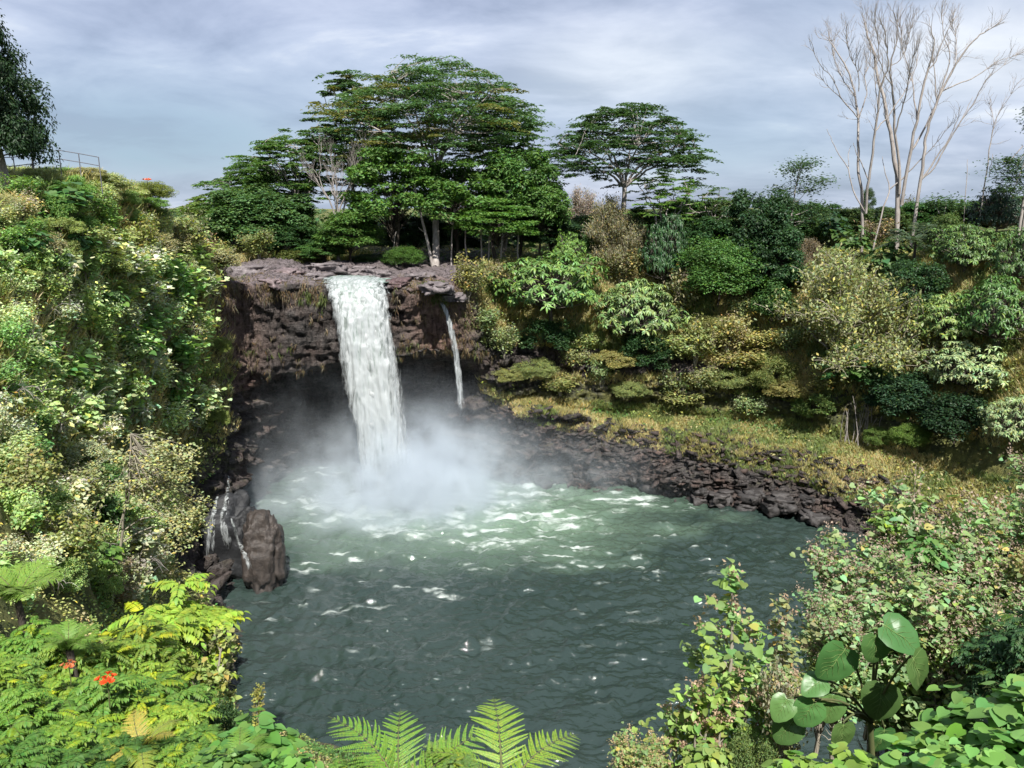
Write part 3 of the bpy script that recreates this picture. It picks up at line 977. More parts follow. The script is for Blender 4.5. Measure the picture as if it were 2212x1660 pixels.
for i in range(2):
    mk('sapling%d' % i, bunch_shrub(66 + i, 3.6, .7, 4, 12, 8, .15, .95, heads=.55, kind='heart', yel=.02, dry=.04, bs=.15, low=.2), 3.7, 1.4)
for i in range(3):
    mk('macaranga%d' % i, heart_shrub(70 + i, 2.2, 1.25, 150, .40, yel=.05), 2.3, 2.7)
for i in range(3):
    mk('round%d' % i, heart_shrub(76 + i, 1.1, .78, 210, .27, yel=.04, v=.13, droop=.3), 1.2, 1.75)
for i in range(3):
    mk('pinnate%d' % i, pinnate_shrub(80 + i, 2.4, 1.15, 20, 11, .62, 11, .055, .15, yel=.08), 2.6, 2.9)
mk('tuft0', pinnate_shrub(88, 2.8, .85, 14, 13, .5, 9, .065, .14, yel=.1, low=.55), 3.0, 2.1)
mk('twiggy0', twiggy(90, 3.4, 3.6, 34, 44, .15, 13), 3.5, 7.2, ('foliage', 'twig'))
for i in range(2):
    mk('bare%d' % i, (bare_tree(95 + i, 10, .45),), 10.0, 7.0, ('trunk',))

def depth_of(p):
    return p[1] * CP - (p[2] - CAM_Z) * SP
def base_at(u, Y):
    z = 26.0
    for _ in range(4):
        f = Y * CP + (CAM_Z - z) * SP
        x = (u - 1106) / FOC * f
        z = ground_at(x, Y).z
    return Vector((x, Y, z))

RNG = random.Random(7)
def plant(name, key, label, cat, u, vt, wpx, col, Y=None, vb=None, group=None, stemcol=(1, 1, 1), headcol=None, rz=None, sink=.1, hmax=None, push=0.0):
    parts, h0, w0 = PROTO[key]
    p = base_at(u, Y) if Y is not None else hit(u, vb)
    if p is None:
        return None
    p = Vector(p)
    if push:
        p.y += push
        p = ground_at(p.x, p.y)
    top = at(u, vt, p.y).z
    h = max(.25, top - p.z)
    f = depth_of(p)
    wm = wpx / FOC * f
    s = wm / w0
    sz = h / h0
    sz = min(max(sz, s * .45), s * 2.4)
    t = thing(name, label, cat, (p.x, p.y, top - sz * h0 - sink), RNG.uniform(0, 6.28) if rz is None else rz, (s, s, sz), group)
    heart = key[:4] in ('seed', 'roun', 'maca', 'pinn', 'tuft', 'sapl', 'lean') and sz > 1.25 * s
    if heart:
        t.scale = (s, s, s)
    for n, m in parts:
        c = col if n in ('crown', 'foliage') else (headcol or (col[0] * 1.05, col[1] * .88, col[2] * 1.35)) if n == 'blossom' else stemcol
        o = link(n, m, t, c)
        if heart:                                   # taller than its kind: longer stems, the leaves keep their shape
            k = sz / s
            if n == 'stem':
                o.scale = (1, 1, k)
                o.location.z = 0
            else:
                o.location.z = (k - 1) * h0
                if n == 'foliage' and k > 1.45:
                    o2 = link(n, m, t, c)
                    o2.location.z = (k - 1) * h0 * .45
                    o2.rotation_euler.z = 2.1
    return t

def tree(name, gen, label, u, Y, vt, col, cat='tree', group=None, names=CT, rz=0.0):
    """a tree of its own shape; gen(height, metres per pixel) returns its meshes"""
    p = base_at(u, Y)
    top = at(u, vt, Y).z
    t = thing(name, label, cat, p, rz, 1.0, group)
    for n, m in zip(names, gen(top - p.z, depth_of(p) / FOC)):
        link(n, m, t, col if n in ('crown', 'foliage') else (1, 1, 1))
    return t

DG, MG, BG = (.038, .074, .028), (.070, .128, .040), (.12, .19, .036)
YG, PO, OL, ST_ = (.20, .25, .045), (.235, .24, .10), (.13, .145, .045), (.30, .23, .12)

# ------------------------------------------------------------------ tall trees beyond the falls
AL = (.082, .142, .056)
tree('albizia_tree', lambda h, m: albizia(1, h, 258 * m, .40, .62, 400, .58, .30, 150, (-15 * m, 13), .55, tb=True),
     'tallest flat-topped tree above the falls, pale trunk at the rim', 940, 101.2, 84, AL)
tree('albizia_tree', lambda h, m: albizia(2, h, 105 * m, .4, .6, 192, .6, .42, 170, (0, 0), .4, tb=True),
     'tall layered tree with browning crown at the shoulder of the tallest one', 768, 120, 152, AL)
tree('albizia_tree', lambda h, m: albizia(3, h, 92 * m, .4, .62, 176, .6, .40, 170, (0, 0), .4),
     'layered tree whose tiers fill the gap before the umbrella-shaped tree', 1085, 120, 205, AL)
tree('albizia_tree', lambda h, m: albizia(4, h, 135 * m, .35, .75, 190, .55, .26, 150, (0, 0), .4),
     'layered tree on the descending edge of the grove above the bare tree', 655, 117, 285, (.08, .14, .036))
tree('albizia_tree', lambda h, m: albizia(5, h, 120 * m, .3, .8, 170, .55, .28, 150, (0, 0), .35),
     'lower layered tree where the grove slopes down to the gap of sky', 568, 122, 350, (.085, .15, .038))
tree('albizia_tree', lambda h, m: albizia(6, h, 105 * m, .2, .95, 150, .55, .35, 150, (0, 0), .3),
     'lowest yellowish tree ending the grove beside the gap of sky', 498, 127, 412, (.12, .17, .036))
tree('albizia_tree', lambda h, m: albizia(7, h, 172 * m, .45, .50, 260, .55, .34, 140, (0, 0), .5),
     'umbrella-shaped tree standing apart on the plateau, sky between its tiers', 1345, 112, 224, (.055, .10, .034))
tree('albizia_tree', lambda h, m: albizia(8, h, 88 * m, .3, .6, 80, .42, .35, 120, (0, 0), .25),
     'light green feathery tree under the umbrella-shaped tree', 1425, 105, 366, (.11, .19, .04))
tree('albizia_tree', lambda h, m: albizia(9, h, 70 * m, .3, .6, 34, .42, .3, 100, (0, 0), .15),
     'thin light tree between the umbrella-shaped tree and the dark bushy tree', 1535, 108, 402, (.075, .125, .04))

def slender(h, m):
    R = np.random.default_rng(77)
    tr, lv = Tubes(), Leaves()
    tr.add(curve((0, 0, -.5), (.35, 0, h * .97), (-.5, 0, 0), 10, R, .05), .17, .05, 6)
    for x, z, pr in ((18, 208, 30), (-14, 190, 26), (10, 172, 34), (50, 168, 26), (-30, 150, 26), (22, 150, 26), (42, 118, 30), (30, 92, 34), (-18, 120, 20), (52, 100, 22), (5, 200, 24)):
        c = np.array([x * m, R.normal(0, .5), h - (212 - z) * m])
        tr.add(curve((.15, 0, c[2] * .86), c, (0, 0, -.1), 5, R), .05, .015, 4)
        n = 260
        P = c + R.normal(0, 1, (n, 3)) * np.array([pr * m * .6, pr * m * .6, pr * m * .22])
        a = R.uniform(0, 6.28, n)
        lv.add('kite', P, np.stack([np.cos(a), np.sin(a), R.normal(-.1, .2, n)], 1), np.stack([R.normal(0, .4, n), R.normal(0, .4, n), np.ones(n)], 1), .42, .2, tint(R, n))
    return lv.mesh('crown'), tr.mesh('trunk', M_PALE)
tree('slender_tree', slender, 'slender pale-stemmed tree with sparse tufts beside the dark bushy tree', 1706, 103, 345, (.05, .085, .035))

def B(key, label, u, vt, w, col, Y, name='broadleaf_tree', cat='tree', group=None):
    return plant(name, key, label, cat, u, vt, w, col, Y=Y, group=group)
B('broad2', 'leafy tree with light tips hiding the foot of the layered grove edge', 610, 405, 200, MG, 109)
B('broad1', 'dark rounded tree behind the flat rocks next to the gap of sky', 520, 455, 150, (.04, .085, .024), 112)
B('tier1', 'wide green tree just right of the grey bare tree', 850, 318, 240, (.08, .15, .03), 104)
B('tier0', 'broad green tree behind the pale trunk at the rim', 985, 338, 230, (.078, .145, .03), 105)
B('broad0', 'bushy tree below the layered tiers, last before the umbrella-shaped tree', 1120, 300, 190, (.07, .135, .03), 107)
B('tier1', 'lower green tree whose branches spread toward the umbrella-shaped tree', 1165, 372, 150, (.075, .14, .03), 105)
B('tier1', 'low spreading tree with bare stems showing under its crown', 1075, 425, 215, (.085, .16, .03), 102)
B('broad2', 'mid green tree standing on the rocks left of the falls', 760, 452, 150, (.08, .145, .03), 101.5)
B('tier0', 'bright green tree at the foot of the grey bare tree', 700, 520, 120, (.06, .12, .028), 101.5)
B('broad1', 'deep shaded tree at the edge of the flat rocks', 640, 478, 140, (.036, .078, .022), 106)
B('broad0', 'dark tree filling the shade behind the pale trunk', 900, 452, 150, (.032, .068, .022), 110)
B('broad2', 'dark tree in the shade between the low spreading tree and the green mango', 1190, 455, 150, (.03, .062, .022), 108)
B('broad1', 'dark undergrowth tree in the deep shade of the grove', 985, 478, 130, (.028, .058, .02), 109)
B('fine0', 'rounded bright bush on the rocks beneath the pale trunk', 872, 530, 95, (.075, .14, .028), 101, 'bush', 'bush')
B('bush0', 'low yellowish bush on the flat rocks below the dark grove', 645, 540, 120, (.10, .115, .03), 102.5, 'bush', 'bush')
B('fine1', 'dull green bush between the rim rocks and the grove', 800, 545, 90, (.05, .10, .026), 103, 'bush', 'bush')
B('pale0', 'pale flowering shrub at the left end of the flat rocks', 560, 500, 95, (.16, .18, .06), 100, 'shrub', 'shrub')
B('broad0', 'dark bushy tree on the plateau behind the slender pale-stemmed tree', 1625, 388, 165, (.03, .062, .022), 101)
B('broad2', 'tall dark shrubbery tree at the foot of the dark bushy tree', 1655, 470, 150, (.034, .072, .024), 99)
B('broad1', 'dark green tree behind the dry vine-hung bushes', 1520, 468, 150, (.034, .075, .024), 104)
B('mango0', 'dark arched tree with glossy leaves on the plateau rim', 1432, 455, 100, (.035, .075, .024), 101)

tree('bare_tree', lambda h, m: (bare_tree(97, h, .34, 6, .26, 5),), 'grey bare tree with fanned branches in front of the grove', 732, 103, 284, (1, 1, 1), names=('trunk',))
def leaning(h, m):
    R = np.random.default_rng(5)
    tr = Tubes()
    tr.add([(0, 0, -.5), (-12 * m, 0, 55 * m), (-29 * m, 0, 130 * m), (-37 * m, 0, 175 * m), (-46 * m, 0, h)], .24, .06, 7)
    tr.add(curve((-29 * m, 0, 130 * m), (-60 * m, .4, 160 * m), (0, 0, -.2), 6, R), .08, .03, 5)
    tr.add(curve((-14 * m, 0, 70 * m), (-30 * m, -.3, 82 * m), (0, 0, -.1), 5, R), .06, .03, 5)
    return (tr.mesh('trunk', M_PALE),)
tree('dead_tree', leaning, 'thin bare trunk leaning left across the pale trunk at the rim', 936, 101.5, 372, (1, 1, 1), cat='tree', names=('trunk',))

# ------------------------------------------------------------------ dead trees on the right, limbs drawn by hand
def limbs(name, label, Y, paths, seed, r0=.3, twigs=3, group=None, spreadY=3.0):
    """paths: limbs as points of a tracing, each with its own thickness; depth wanders from limb to limb"""
    R = np.random.default_rng(seed)
    zx = lambda q: (1592.6 + q[0] * .3198, (1480 - (1480 - q[1]) * .935) * .3198)
    u0, v0 = zx(paths[0][1][0])
    base = base_at(u0, Y)
    tr = Tubes()
    nodes = []
    for r, pts, tw in paths:
        P3 = []
        start = None
        if nodes:
            dmin = min(nodes, key=lambda n_: (n_[0][0] - pts[0][0]) ** 2 + (n_[0][1] - pts[0][1]) ** 2)
            if math.hypot(dmin[0][0] - pts[0][0], dmin[0][1] - pts[0][1]) < 40:
                start = dmin[1]
        y = start.y if start else Y
        dy = R.normal(0, spreadY) / max(4, len(pts))
        for i, q in enumerate(pts):
            u, v = zx(q)
            p = at(u, v, y)
            if i == 0 and start:
                p = start
            P3.append(p)
            nodes.append((q, p))
            y += dy + R.normal(0, .12)
        if not tr.n:
            P3[0] = Vector((P3[0].x, P3[0].y, min(P3[0].z, base.z) - .8))
        A = np.array([tuple(p - base) for p in P3])
        t = np.linspace(0, len(A) - 1, len(A) * 3 - 2)
        i = np.minimum(t.astype(int), len(A) - 2)
        S_ = catmull_open(A, t)
        S_[1:-1] += R.normal(0, .04, (len(S_) - 2, 3))
        tr.add(S_, r * .54, max(.028, r * .14), 6)
        d = unit((A[-1] - A[-2])[None])[0]
        if tw:
            for k in range(3):
                twig_out(tr, R, A[-1], unit(d + R.normal(0, .3, 3)), 1.5, .034, tw, .2, .36)
            for k in range(tw * 5 + 2):
                j = R.integers(max(1, len(S_) // 3), len(S_))
                twig_out(tr, R, S_[j], unit(d + R.normal(0, .45, 3) + np.array([0, 0, .3])), 1.6, .032, tw - 1, .3, .33)
    t = thing(name, label, 'tree', base, group=group)
    link('trunk', tr.mesh('trunk', M_PALE), t, (1, 1, 1))
    return t
def catmull_open(A, t):
    A2 = np.vstack([2 * A[0] - A[1], A, 2 * A[-1] - A[-2]])
    i = np.minimum(t.astype(int), len(A) - 2)
    f = (t - i)[:, None]
    p0, p1, p2, p3 = A2[i], A2[i + 1], A2[i + 2], A2[i + 3]
    return .5 * (2*p1 + (p2 - p0)*f + (2*p0 - 5*p1 + 4*p2 - p3)*f*f + (3*p1 - p0 - 3*p2 + p3)*f**3)

limbs('dead_tree', 'bare dead tree with ivy-wrapped foot, first of the tall bare trees', 105, [
 (.38, [(865,1480),(845,1340),(820,1150),(816,930),(820,760),(800,600),(770,480),(720,360),(660,250),(620,190)], 3),
 (.34, [(868,1440),(880,1250),(905,1080),(930,850),(950,700),(960,560),(990,470),(1020,380),(1010,250),(1000,120)], 3),
 (.14, [(885,1200),(840,1080),(800,980),(785,930)], 0),
 (.17, [(855,1440),(780,1270),(750,1120),(690,1020),(640,920),(605,830)], 0),
 (.09, [(750,1120),(755,1000),(770,950)], 0),
 (.12, [(810,740),(720,630),(620,530),(580,480)], 1),
 (.15, [(820,760),(860,630),(875,560),(860,450),(890,370),(900,270),(880,150)], 3),
 (.13, [(800,740),(700,600),(640,460),(560,370),(515,270)], 1),
 (.16, [(930,850),(1000,760),(1090,630),(1150,520),(1210,380),(1215,280)], 2),
 (.12, [(950,700),(940,560),(925,430),(930,400)], 2),
 (.12, [(800,600),(740,520),(690,420),(650,300),(640,200)], 3),
 (.12, [(820,560),(815,420),(760,300),(740,180)], 3),
], 201)
limbs('dead_tree', 'thickest dead tree, many pale limbs fanning high into the sky', 107, [
 (.62, [(1100,1490),(1085,1250),(1060,1050),(1040,900),(1010,740),(990,600),(950,470),(930,300),(880,150),(860,60)], 3),
 (.36, [(1095,1300),(1090,1050),(1065,870),(1060,700),(1045,520),(1030,380),(1075,200),(1080,60)], 3),
 (.42, [(1110,1380),(1150,1120),(1185,900),(1215,770),(1250,540),(1290,400),(1320,290),(1330,220),(1310,100)], 2),
 (.26, [(1180,980),(1240,880),(1300,750),(1350,620),(1400,480),(1440,300),(1400,180),(1380,20)], 3),
 (.18, [(1215,760),(1190,560),(1160,400),(1120,260),(1100,100)], 3),
 (.18, [(1085,900),(1110,700),(1140,560),(1170,400),(1190,300)], 3),
 (.13, [(1045,520),(1000,440),(960,330),(950,180),(930,80)], 3),
 (.12, [(1030,380),(1100,330),(1150,220),(1170,110)], 3),
 (.16, [(1290,400),(1340,340),(1370,240),(1420,120),(1450,60)], 2),
], 202)
limbs('dead_tree', 'dead tree spreading far over the plateau with its long bent limbs', 106, [
 (.42, [(1205,1380),(1240,1200),(1260,1000),(1270,900),(1320,720),(1380,560),(1480,360),(1560,230),(1640,150),(1720,100)], 2),
 (.24, [(1240,1200),(1340,1050),(1430,900),(1490,760)], 1),
 (.20, [(1240,1220),(1330,1110),(1400,970),(1490,810),(1560,700),(1620,600),(1680,480),(1800,370)], 2),
 (.12, [(1500,800),(1550,690),(1590,600)], 0),
 (.18, [(1380,590),(1480,510),(1580,470),(1680,400),(1760,340),(1880,300)], 2),
 (.16, [(1350,640),(1330,400),(1320,300)], 2),
 (.14, [(1420,480),(1470,380),(1480,250),(1470,130)], 3),
], 203)
limbs('dead_tree', 'dark crooked bare limb rising between the two thick dead trunks', 106, [
 (.22, [(925,1530),(990,1390),(1030,1265),(1000,1150),(980,1030)], 0),
 (.17, [(1030,1265),(1150,1150),(1260,1030),(1350,930),(1420,830)], 1),
], 204)
limbs('dead_tree', 'thin bare sapling with forked top near the tall layered tree', 108, [
 (.17, [(1660,1290),(1690,1080),(1720,900),(1735,800),(1770,700),(1850,580)], 2),
 (.10, [(1700,1180),(1715,1080),(1725,1010)], 0), (.08, [(1735,800),(1720,720),(1705,650)], 1),
], 205, group=None)
limbs('dead_tree', 'straight bare pole of a dead tree rising by itself', 110, [(.12, [(1545,1470),(1550,1200),(1555,1050)], 0)], 206)

def padded(pads, trunks, seed, base_px, leafL=.5):
    def g(h, m):
        R = np.random.default_rng(seed)
        tr, lv = Tubes(), Leaves()
        cv = lambda q, s_=0.0: np.array([(1592.6 + q[0] * .3198 - base_px[0]) * m, s_, (base_px[1] - q[1] * .3198) * m])
        for r, pts in trunks:
            A = np.array([cv(q, .2 * i) for i, q in enumerate(pts)])
            if r > .12:
                A[0][2] = -1
            tr.add(A, r, r * .5, 6)
        for x, y, w_, h_ in pads:
            c = cv((x, y), R.normal(0, .4))
            n = int(120 + w_ * h_ / 28)
            P = c + R.normal(0, .4, (n, 3)) * np.array([w_ * .3198 * m, w_ * .3 * m, h_ * .3198 * m])
            a = R.uniform(0, 6.28, n)
            lv.add('kite', P, np.stack([np.cos(a), np.sin(a), R.normal(-.1, .2, n)], 1), np.stack([R.normal(0, .4, n), R.normal(0, .4, n), np.ones(n)], 1), leafL, leafL * .4, tint(R, n))
            tr.add(np.array([c + np.array([0, 0, -.1]), c * .5 + .5 * cv(trunks[0][1][len(trunks[0][1]) // 2])]), .04, .07, 4)
        return lv.mesh('crown'), tr.mesh('trunk', M_PALE)
    return g
tree('albizia_tree', padded([(1900,470,110,170), (1930,560,90,70), (1830,830,210,90), (1810,965,190,50), (1850,900,160,40), (1760,785,80,30), (1930,720,70,30)],
     [(.2, [(1890,1280),(1905,950),(1915,600),(1910,420)]), (.17, [(1915,1280),(1925,950),(1935,650),(1930,430)])], 31, (2197, 420)),
     'tall layered tree with two straight trunks at the edge of the view', 2197, 103, 135, (.045, .08, .032))
tree('albizia_tree', padded([(1385,1160,190,60), (1300,1170,70,30), (1340,1350,190,60), (1450,1340,160,60), (1500,1400,120,60), (1300,1400,110,60)],
     [(.10, [(1345,1480),(1370,1300),(1385,1170)]), (.07, [(1460,1450),(1450,1350)])], 32, (2025, 470)),
     'small thin tree with one flat tuft under the spreading dead tree', 2025, 104, 360, (.05, .09, .034))

B('broad2', 'rounded green tree closing the grove against the gap of sky', 455, 468, 110, (.06, .115, .03), 112)
B('broad1', 'light leafy tree between the lowest yellowish tree and the dark rounded one', 560, 392, 215, (.08, .14, .04), 112)
for i, (u, vt, w_, Y) in enumerate([(1285, 475, 110, 112), (1370, 470, 120, 114), (1480, 445, 120, 118), (1570, 440, 100, 116), (1690, 448, 110, 118), (1765, 455, 100, 122), (1830, 462, 100, 118), (1905, 468, 110, 120), (1985, 455, 110, 122), (2065, 448, 110, 118), (2130, 455, 120, 116), (2200, 440, 110, 114)]):
    B(('broad%d' % (i % 3)), 'green tree in the line closing off the far plateau', u, vt - 22, w_ * 1.25, (.05 + .006 * (i % 4), .095 + .01 * (i % 3), .028), Y, group='trees in the line closing off the far plateau')

for i, (u, vt) in enumerate([(1040, 440), (1056, 460), (1068, 445), (1082, 470), (1010, 470), (975, 450), (1118, 480), (860, 500)]):
    def stem_(h, m, i=i):
        R = np.random.default_rng(700 + i)
        tr = Tubes()
        tr.add(curve((0, 0, -.4), (R.normal(0, .6), 0, h), R.normal(0, .2, 3), 8, R, .03), .13, .07, 6)
        return (tr.mesh('trunk', M_PALE),)
    tree('slim_tree', stem_, 'slim pale stem standing in the shade under the low spreading tree', u, 101.3 + .5 * (i % 3), vt, (1, 1, 1), names=('trunk',), group='slim stems in the shade of the grove')
# ------------------------------------------------------------------ shrubs of the far bank
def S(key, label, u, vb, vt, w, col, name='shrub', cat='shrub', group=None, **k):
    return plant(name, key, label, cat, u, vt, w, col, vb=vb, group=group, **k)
MA = (.115, .19, .048)
S('mango0', 'big bright green mango tree leaning over the far cliff beside the thin waterfall', 1190, 700, 540, 240, MA, 'mango_tree', 'tree')
S('mango1', 'yellowish green mango tree, lower of the pair on the far cliff', 1372, 755, 600, 185, (.16, .22, .07), 'mango_tree', 'tree')
S('mango2', 'small bright sprout standing above the big bright mango tree', 1225, 590, 500, 70, (.11, .19, .034), 'mango_tree', 'tree')
S('fine0', 'soft mid green bush high on the far slope', 1545, 665, 508, 225, (.075, .15, .033), 'bush', 'bush')
S('twiggy0', 'large dome of grey-green twigs high on the far slope', 1810, 790, 560, 440, (.24, .25, .10), 'twiggy_shrub', 'shrub', stemcol=(.8, .8, .72))
S('macaranga0', 'dark broad-leaved shrub sheltering under the twiggy dome', 1855, 850, 725, 170, (.05, .10, .026))
S('bush0', 'green bush between the soft bush and the twiggy dome', 1665, 712, 600, 105, (.06, .12, .03), 'bush', 'bush')
S('pale0', 'pale seeded shrub at the corner of the soft mid green bush', 1468, 690, 566, 95, (.20, .19, .085))
S('bush1', 'yellow-green bush above the pale seeded shrub', 1445, 610, 525, 110, (.13, .145, .035), 'bush', 'bush')
S('pale1', 'yellowish dry bush on the rim above the thin waterfall', 1010, 650, 555, 100, (.20, .19, .06))
S('pale2', 'brownish bush with straw tips left of the big bright mango tree', 1070, 640, 560, 80, (.22, .20, .09))
S('twiggy0', 'brown vine-hung dead bush on the rim above the mango pair', 1325, 580, 435, 190, (.19, .17, .085), 'twiggy_shrub', 'shrub')
S('twiggy0', 'pinkish grey leafless bush in front of the umbrella-shaped tree', 1248, 530, 415, 130, (.30, .24, .20), 'twiggy_shrub', 'shrub', stemcol=(1.3, 1.1, 1.05))
S('pale3', 'olive shrub hanging below the brown vine-hung bush', 1340, 620, 535, 100, (.15, .14, .055))
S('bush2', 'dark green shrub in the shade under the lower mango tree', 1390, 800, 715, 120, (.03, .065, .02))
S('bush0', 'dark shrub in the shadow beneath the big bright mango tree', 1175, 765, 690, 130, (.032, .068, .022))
S('pale1', 'olive shrub on the slope right of the lower mango tree', 1500, 790, 690, 110, (.22, .23, .075))
S('pale2', 'straw-coloured shrub halfway up the slope below the soft bush', 1570, 770, 670, 110, (.28, .25, .10))
S('fine1', 'dull olive bush left of the dark broad-leaved shrub', 1665, 850, 760, 120, (.16, .18, .05), 'bush', 'bush')
S('bush1', 'low green bush on the grass ledge under the twiggy dome', 1755, 905, 845, 110, (.12, .17, .045), 'bush', 'bush')
S('bush2', 'dark bush clinging to the bank in the deepest shade', 1940, 900, 800, 150, (.03, .062, .026), 'bush', 'bush')  # leaf colour darkened to paint the shade of the hollow
S('bush0', 'shaded bush at the back of the dark hollow in the bank', 2060, 960, 850, 170, (.022, .046, .018), 'bush', 'bush')  # shade of the hollow put into the leaf colour
S('fine0', 'bright weedy bush on the grass ledge near the dry stems', 1965, 965, 915, 90, (.12, .18, .035), 'bush', 'bush')
S('fine1', 'small bright weedy bush left of the dry stems', 1895, 965, 920, 70, (.11, .16, .035), 'bush', 'bush')
S('mango1', 'yellowing whorled tree lit on its upper side, beside the twiggy dome', 2045, 760, 630, 150, (.17, .23, .06), 'mango_tree', 'tree')
S('mango2', 'pale green whorled tree hanging over the dark hollow', 2085, 860, 735, 175, (.22, .27, .11), 'mango_tree', 'tree')
S('mango0', 'deep green whorled tree above the pale hanging one', 2150, 770, 590, 170, (.075, .14, .032), 'mango_tree', 'tree')
S('mango1', 'lowest pale whorled tree, its leaves over the near shrubs', 2185, 975, 850, 130, (.24, .29, .12), 'mango_tree', 'tree')
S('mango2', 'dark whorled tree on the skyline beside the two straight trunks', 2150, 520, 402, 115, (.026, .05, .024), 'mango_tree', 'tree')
S('mango0', 'green whorled tree beneath the dark one on the skyline', 2080, 600, 480, 150, (.085, .14, .034), 'mango_tree', 'tree')
S('mango1', 'mid green whorled tree at the frame edge below the skyline', 2190, 640, 490, 110, (.075, .13, .032), 'mango_tree', 'tree')
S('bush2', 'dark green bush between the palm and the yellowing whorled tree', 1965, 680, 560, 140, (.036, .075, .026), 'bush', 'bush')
S('macaranga1', 'rounded dark bush on the skyline left of the dead trees', 1797, 540, 452, 68, (.036, .074, .028))
S('macaranga2', 'glossy green shrub under the ivy-wrapped dead tree', 1840, 560, 480, 90, (.06, .11, .03))
S('pale3', 'pinkish brown shrub at the foot of the dark crooked limb', 1892, 540, 470, 80, (.19, .155, .08))
S('twiggy0', 'dry twiggy bush between the slender tree and the dome', 1735, 590, 520, 150, (.17, .13, .08), 'twiggy_shrub', 'shrub')
S('bush1', 'green bush on the skyline between slender tree and round dark bush', 1755, 530, 470, 80, (.07, .12, .03), 'bush', 'bush')
S('bush0', 'bush with yellow tips on the skyline right of the thickest dead tree', 2040, 545, 462, 90, (.085, .125, .035), 'bush', 'bush')
S('macaranga0', 'leafy shrub below the thickest dead tree, left of the palm', 1915, 600, 510, 90, (.055, .105, .028))
S('pale0', 'ivy shrub wrapped round the foot of the thickest dead tree', 1950, 500, 430, 48, (.16, .15, .07))
S('bush2', 'ivy clump round the foot of the first tall dead tree', 1868, 500, 405, 32, (.05, .085, .03))
for i, (u, vb, vt, w_) in enumerate([(1475, 520, 470, 90), (1560, 545, 470, 80), (1610, 590, 500, 80), (1700, 640, 560, 80), (1280, 560, 480, 70), (1520, 510, 455, 70)]):
    S('bush%d' % (i % 3), 'dark green bush in the thicket along the far rim', u, vb, vt, w_, (.06, .12, .032), 'bush', 'bush', group='thicket bushes along the far rim')
for i, (u, vb, vt, w_) in enumerate([(1040, 720, 660, 90), (1090, 770, 700, 90), (1240, 800, 745, 80), (1300, 830, 770, 80), (1450, 860, 800, 90), (1520, 850, 790, 80), (1620, 905, 850, 80), (1600, 700, 640, 70), (1410, 700, 640, 60), (1700, 770, 700, 80)]):
    S('pale%d' % (i % 4), 'olive scrub clinging to the far cliff', u, vb, vt, w_, (.20 + .02 * (i % 3), .25, .10), 'shrub', 'shrub', group='olive scrub on the far cliff')

for i, (u, vb, vt, w_) in enumerate([(1150, 820, 770, 110), (1210, 850, 810, 90), (1330, 800, 750, 120), (1440, 780, 720, 130), (1540, 730, 680, 120), (1600, 800, 750, 130), (1560, 840, 790, 120), (1480, 880, 840, 100), (1700, 860, 815, 110), (1250, 760, 715, 90), (1100, 830, 790, 80), (1640, 760, 710, 100), (1360, 860, 820, 90), (1780, 850, 800, 100)]):
    S(('fine0', 'pale1', 'fine1', 'pale3')[i % 4], 'light olive tussocky bush spread over the open slope above the ledge', u, vb, vt, w_, (.22 + .03 * (i % 3), .245 + .01 * (i % 2), .085), 'bush', 'bush', group='light olive bushes over the open slope')

# palm with feathery fronds
def palm(label, u, vb, vt, w_, col):
    p = hit(u, vb)
    f = depth_of(p) / FOC
    t = thing('palm', label, 'palm', p)
    R = np.random.default_rng(9)
    tr = Tubes()
    h = (vb - vt) * f
    tr.add(curve((0, 0, -.5), (0, 0, h * .5), (.1, 0, 0), 6, R), .22, .15, 7)
    link('trunk', tr.mesh('trunk', M_BARK), t)
    for k in range(16):
        lv = Leaves()
        a = k * 2.4
        el = R.uniform(.15, 1.25)
        L = w_ * f * .62
        ts = np.linspace(0, 1, 24)[:, None]
        d = np.array([math.cos(a) * math.cos(el), math.sin(a) * math.cos(el), math.sin(el)])
        r_ = np.array([0, 0, h * .5]) + d * L * ts - np.array([0, 0, L * .5]) * ts ** 2
        sd = unit(np.cross(d, np.array([0, 0, 1.0])))
        for s_ in (-1, 1):
            for rep in range(2):
                lv.add('blade', r_[2:], s_ * sd + d * .6 - np.array([0, 0, .3]) + R.normal(0, .1, (22, 3)), np.tile([0, 0, 1.0], (22, 1)) + R.normal(0, .2, (22, 3)),
                       L * .26 * np.sin(np.pi * np.linspace(.15, 1, 22)) ** .5 + .05, L * .035, tint(R, 22, .1, 0))
        link('frond', lv.mesh('frond'), t, col)
palm('grey-green feathery palm on the slope under the dead trees', 1970, 585, 462, 135, (.075, .105, .05))

# bundle of dry stems on the ledge
p = hit(1862, 950)
t = thing('dry_stems', 'clump of dry pinkish stems standing at the back of the grass ledge', 'dead plant', p)
R = np.random.default_rng(4)
tr = Tubes()
f = depth_of(p) / FOC
for k in range(26):
    x = R.normal(0, 22) * f
    tr.add(curve((x, R.normal(0, .5), -.3), (x + R.normal(0, 14) * f, R.normal(0, .6), R.uniform(35, 95) * f), R.normal(0, .15, 3), 5, R), .045, .02, 4)
link('stem', tr.mesh('stem', M_PALE), t, (1, 1, 1))

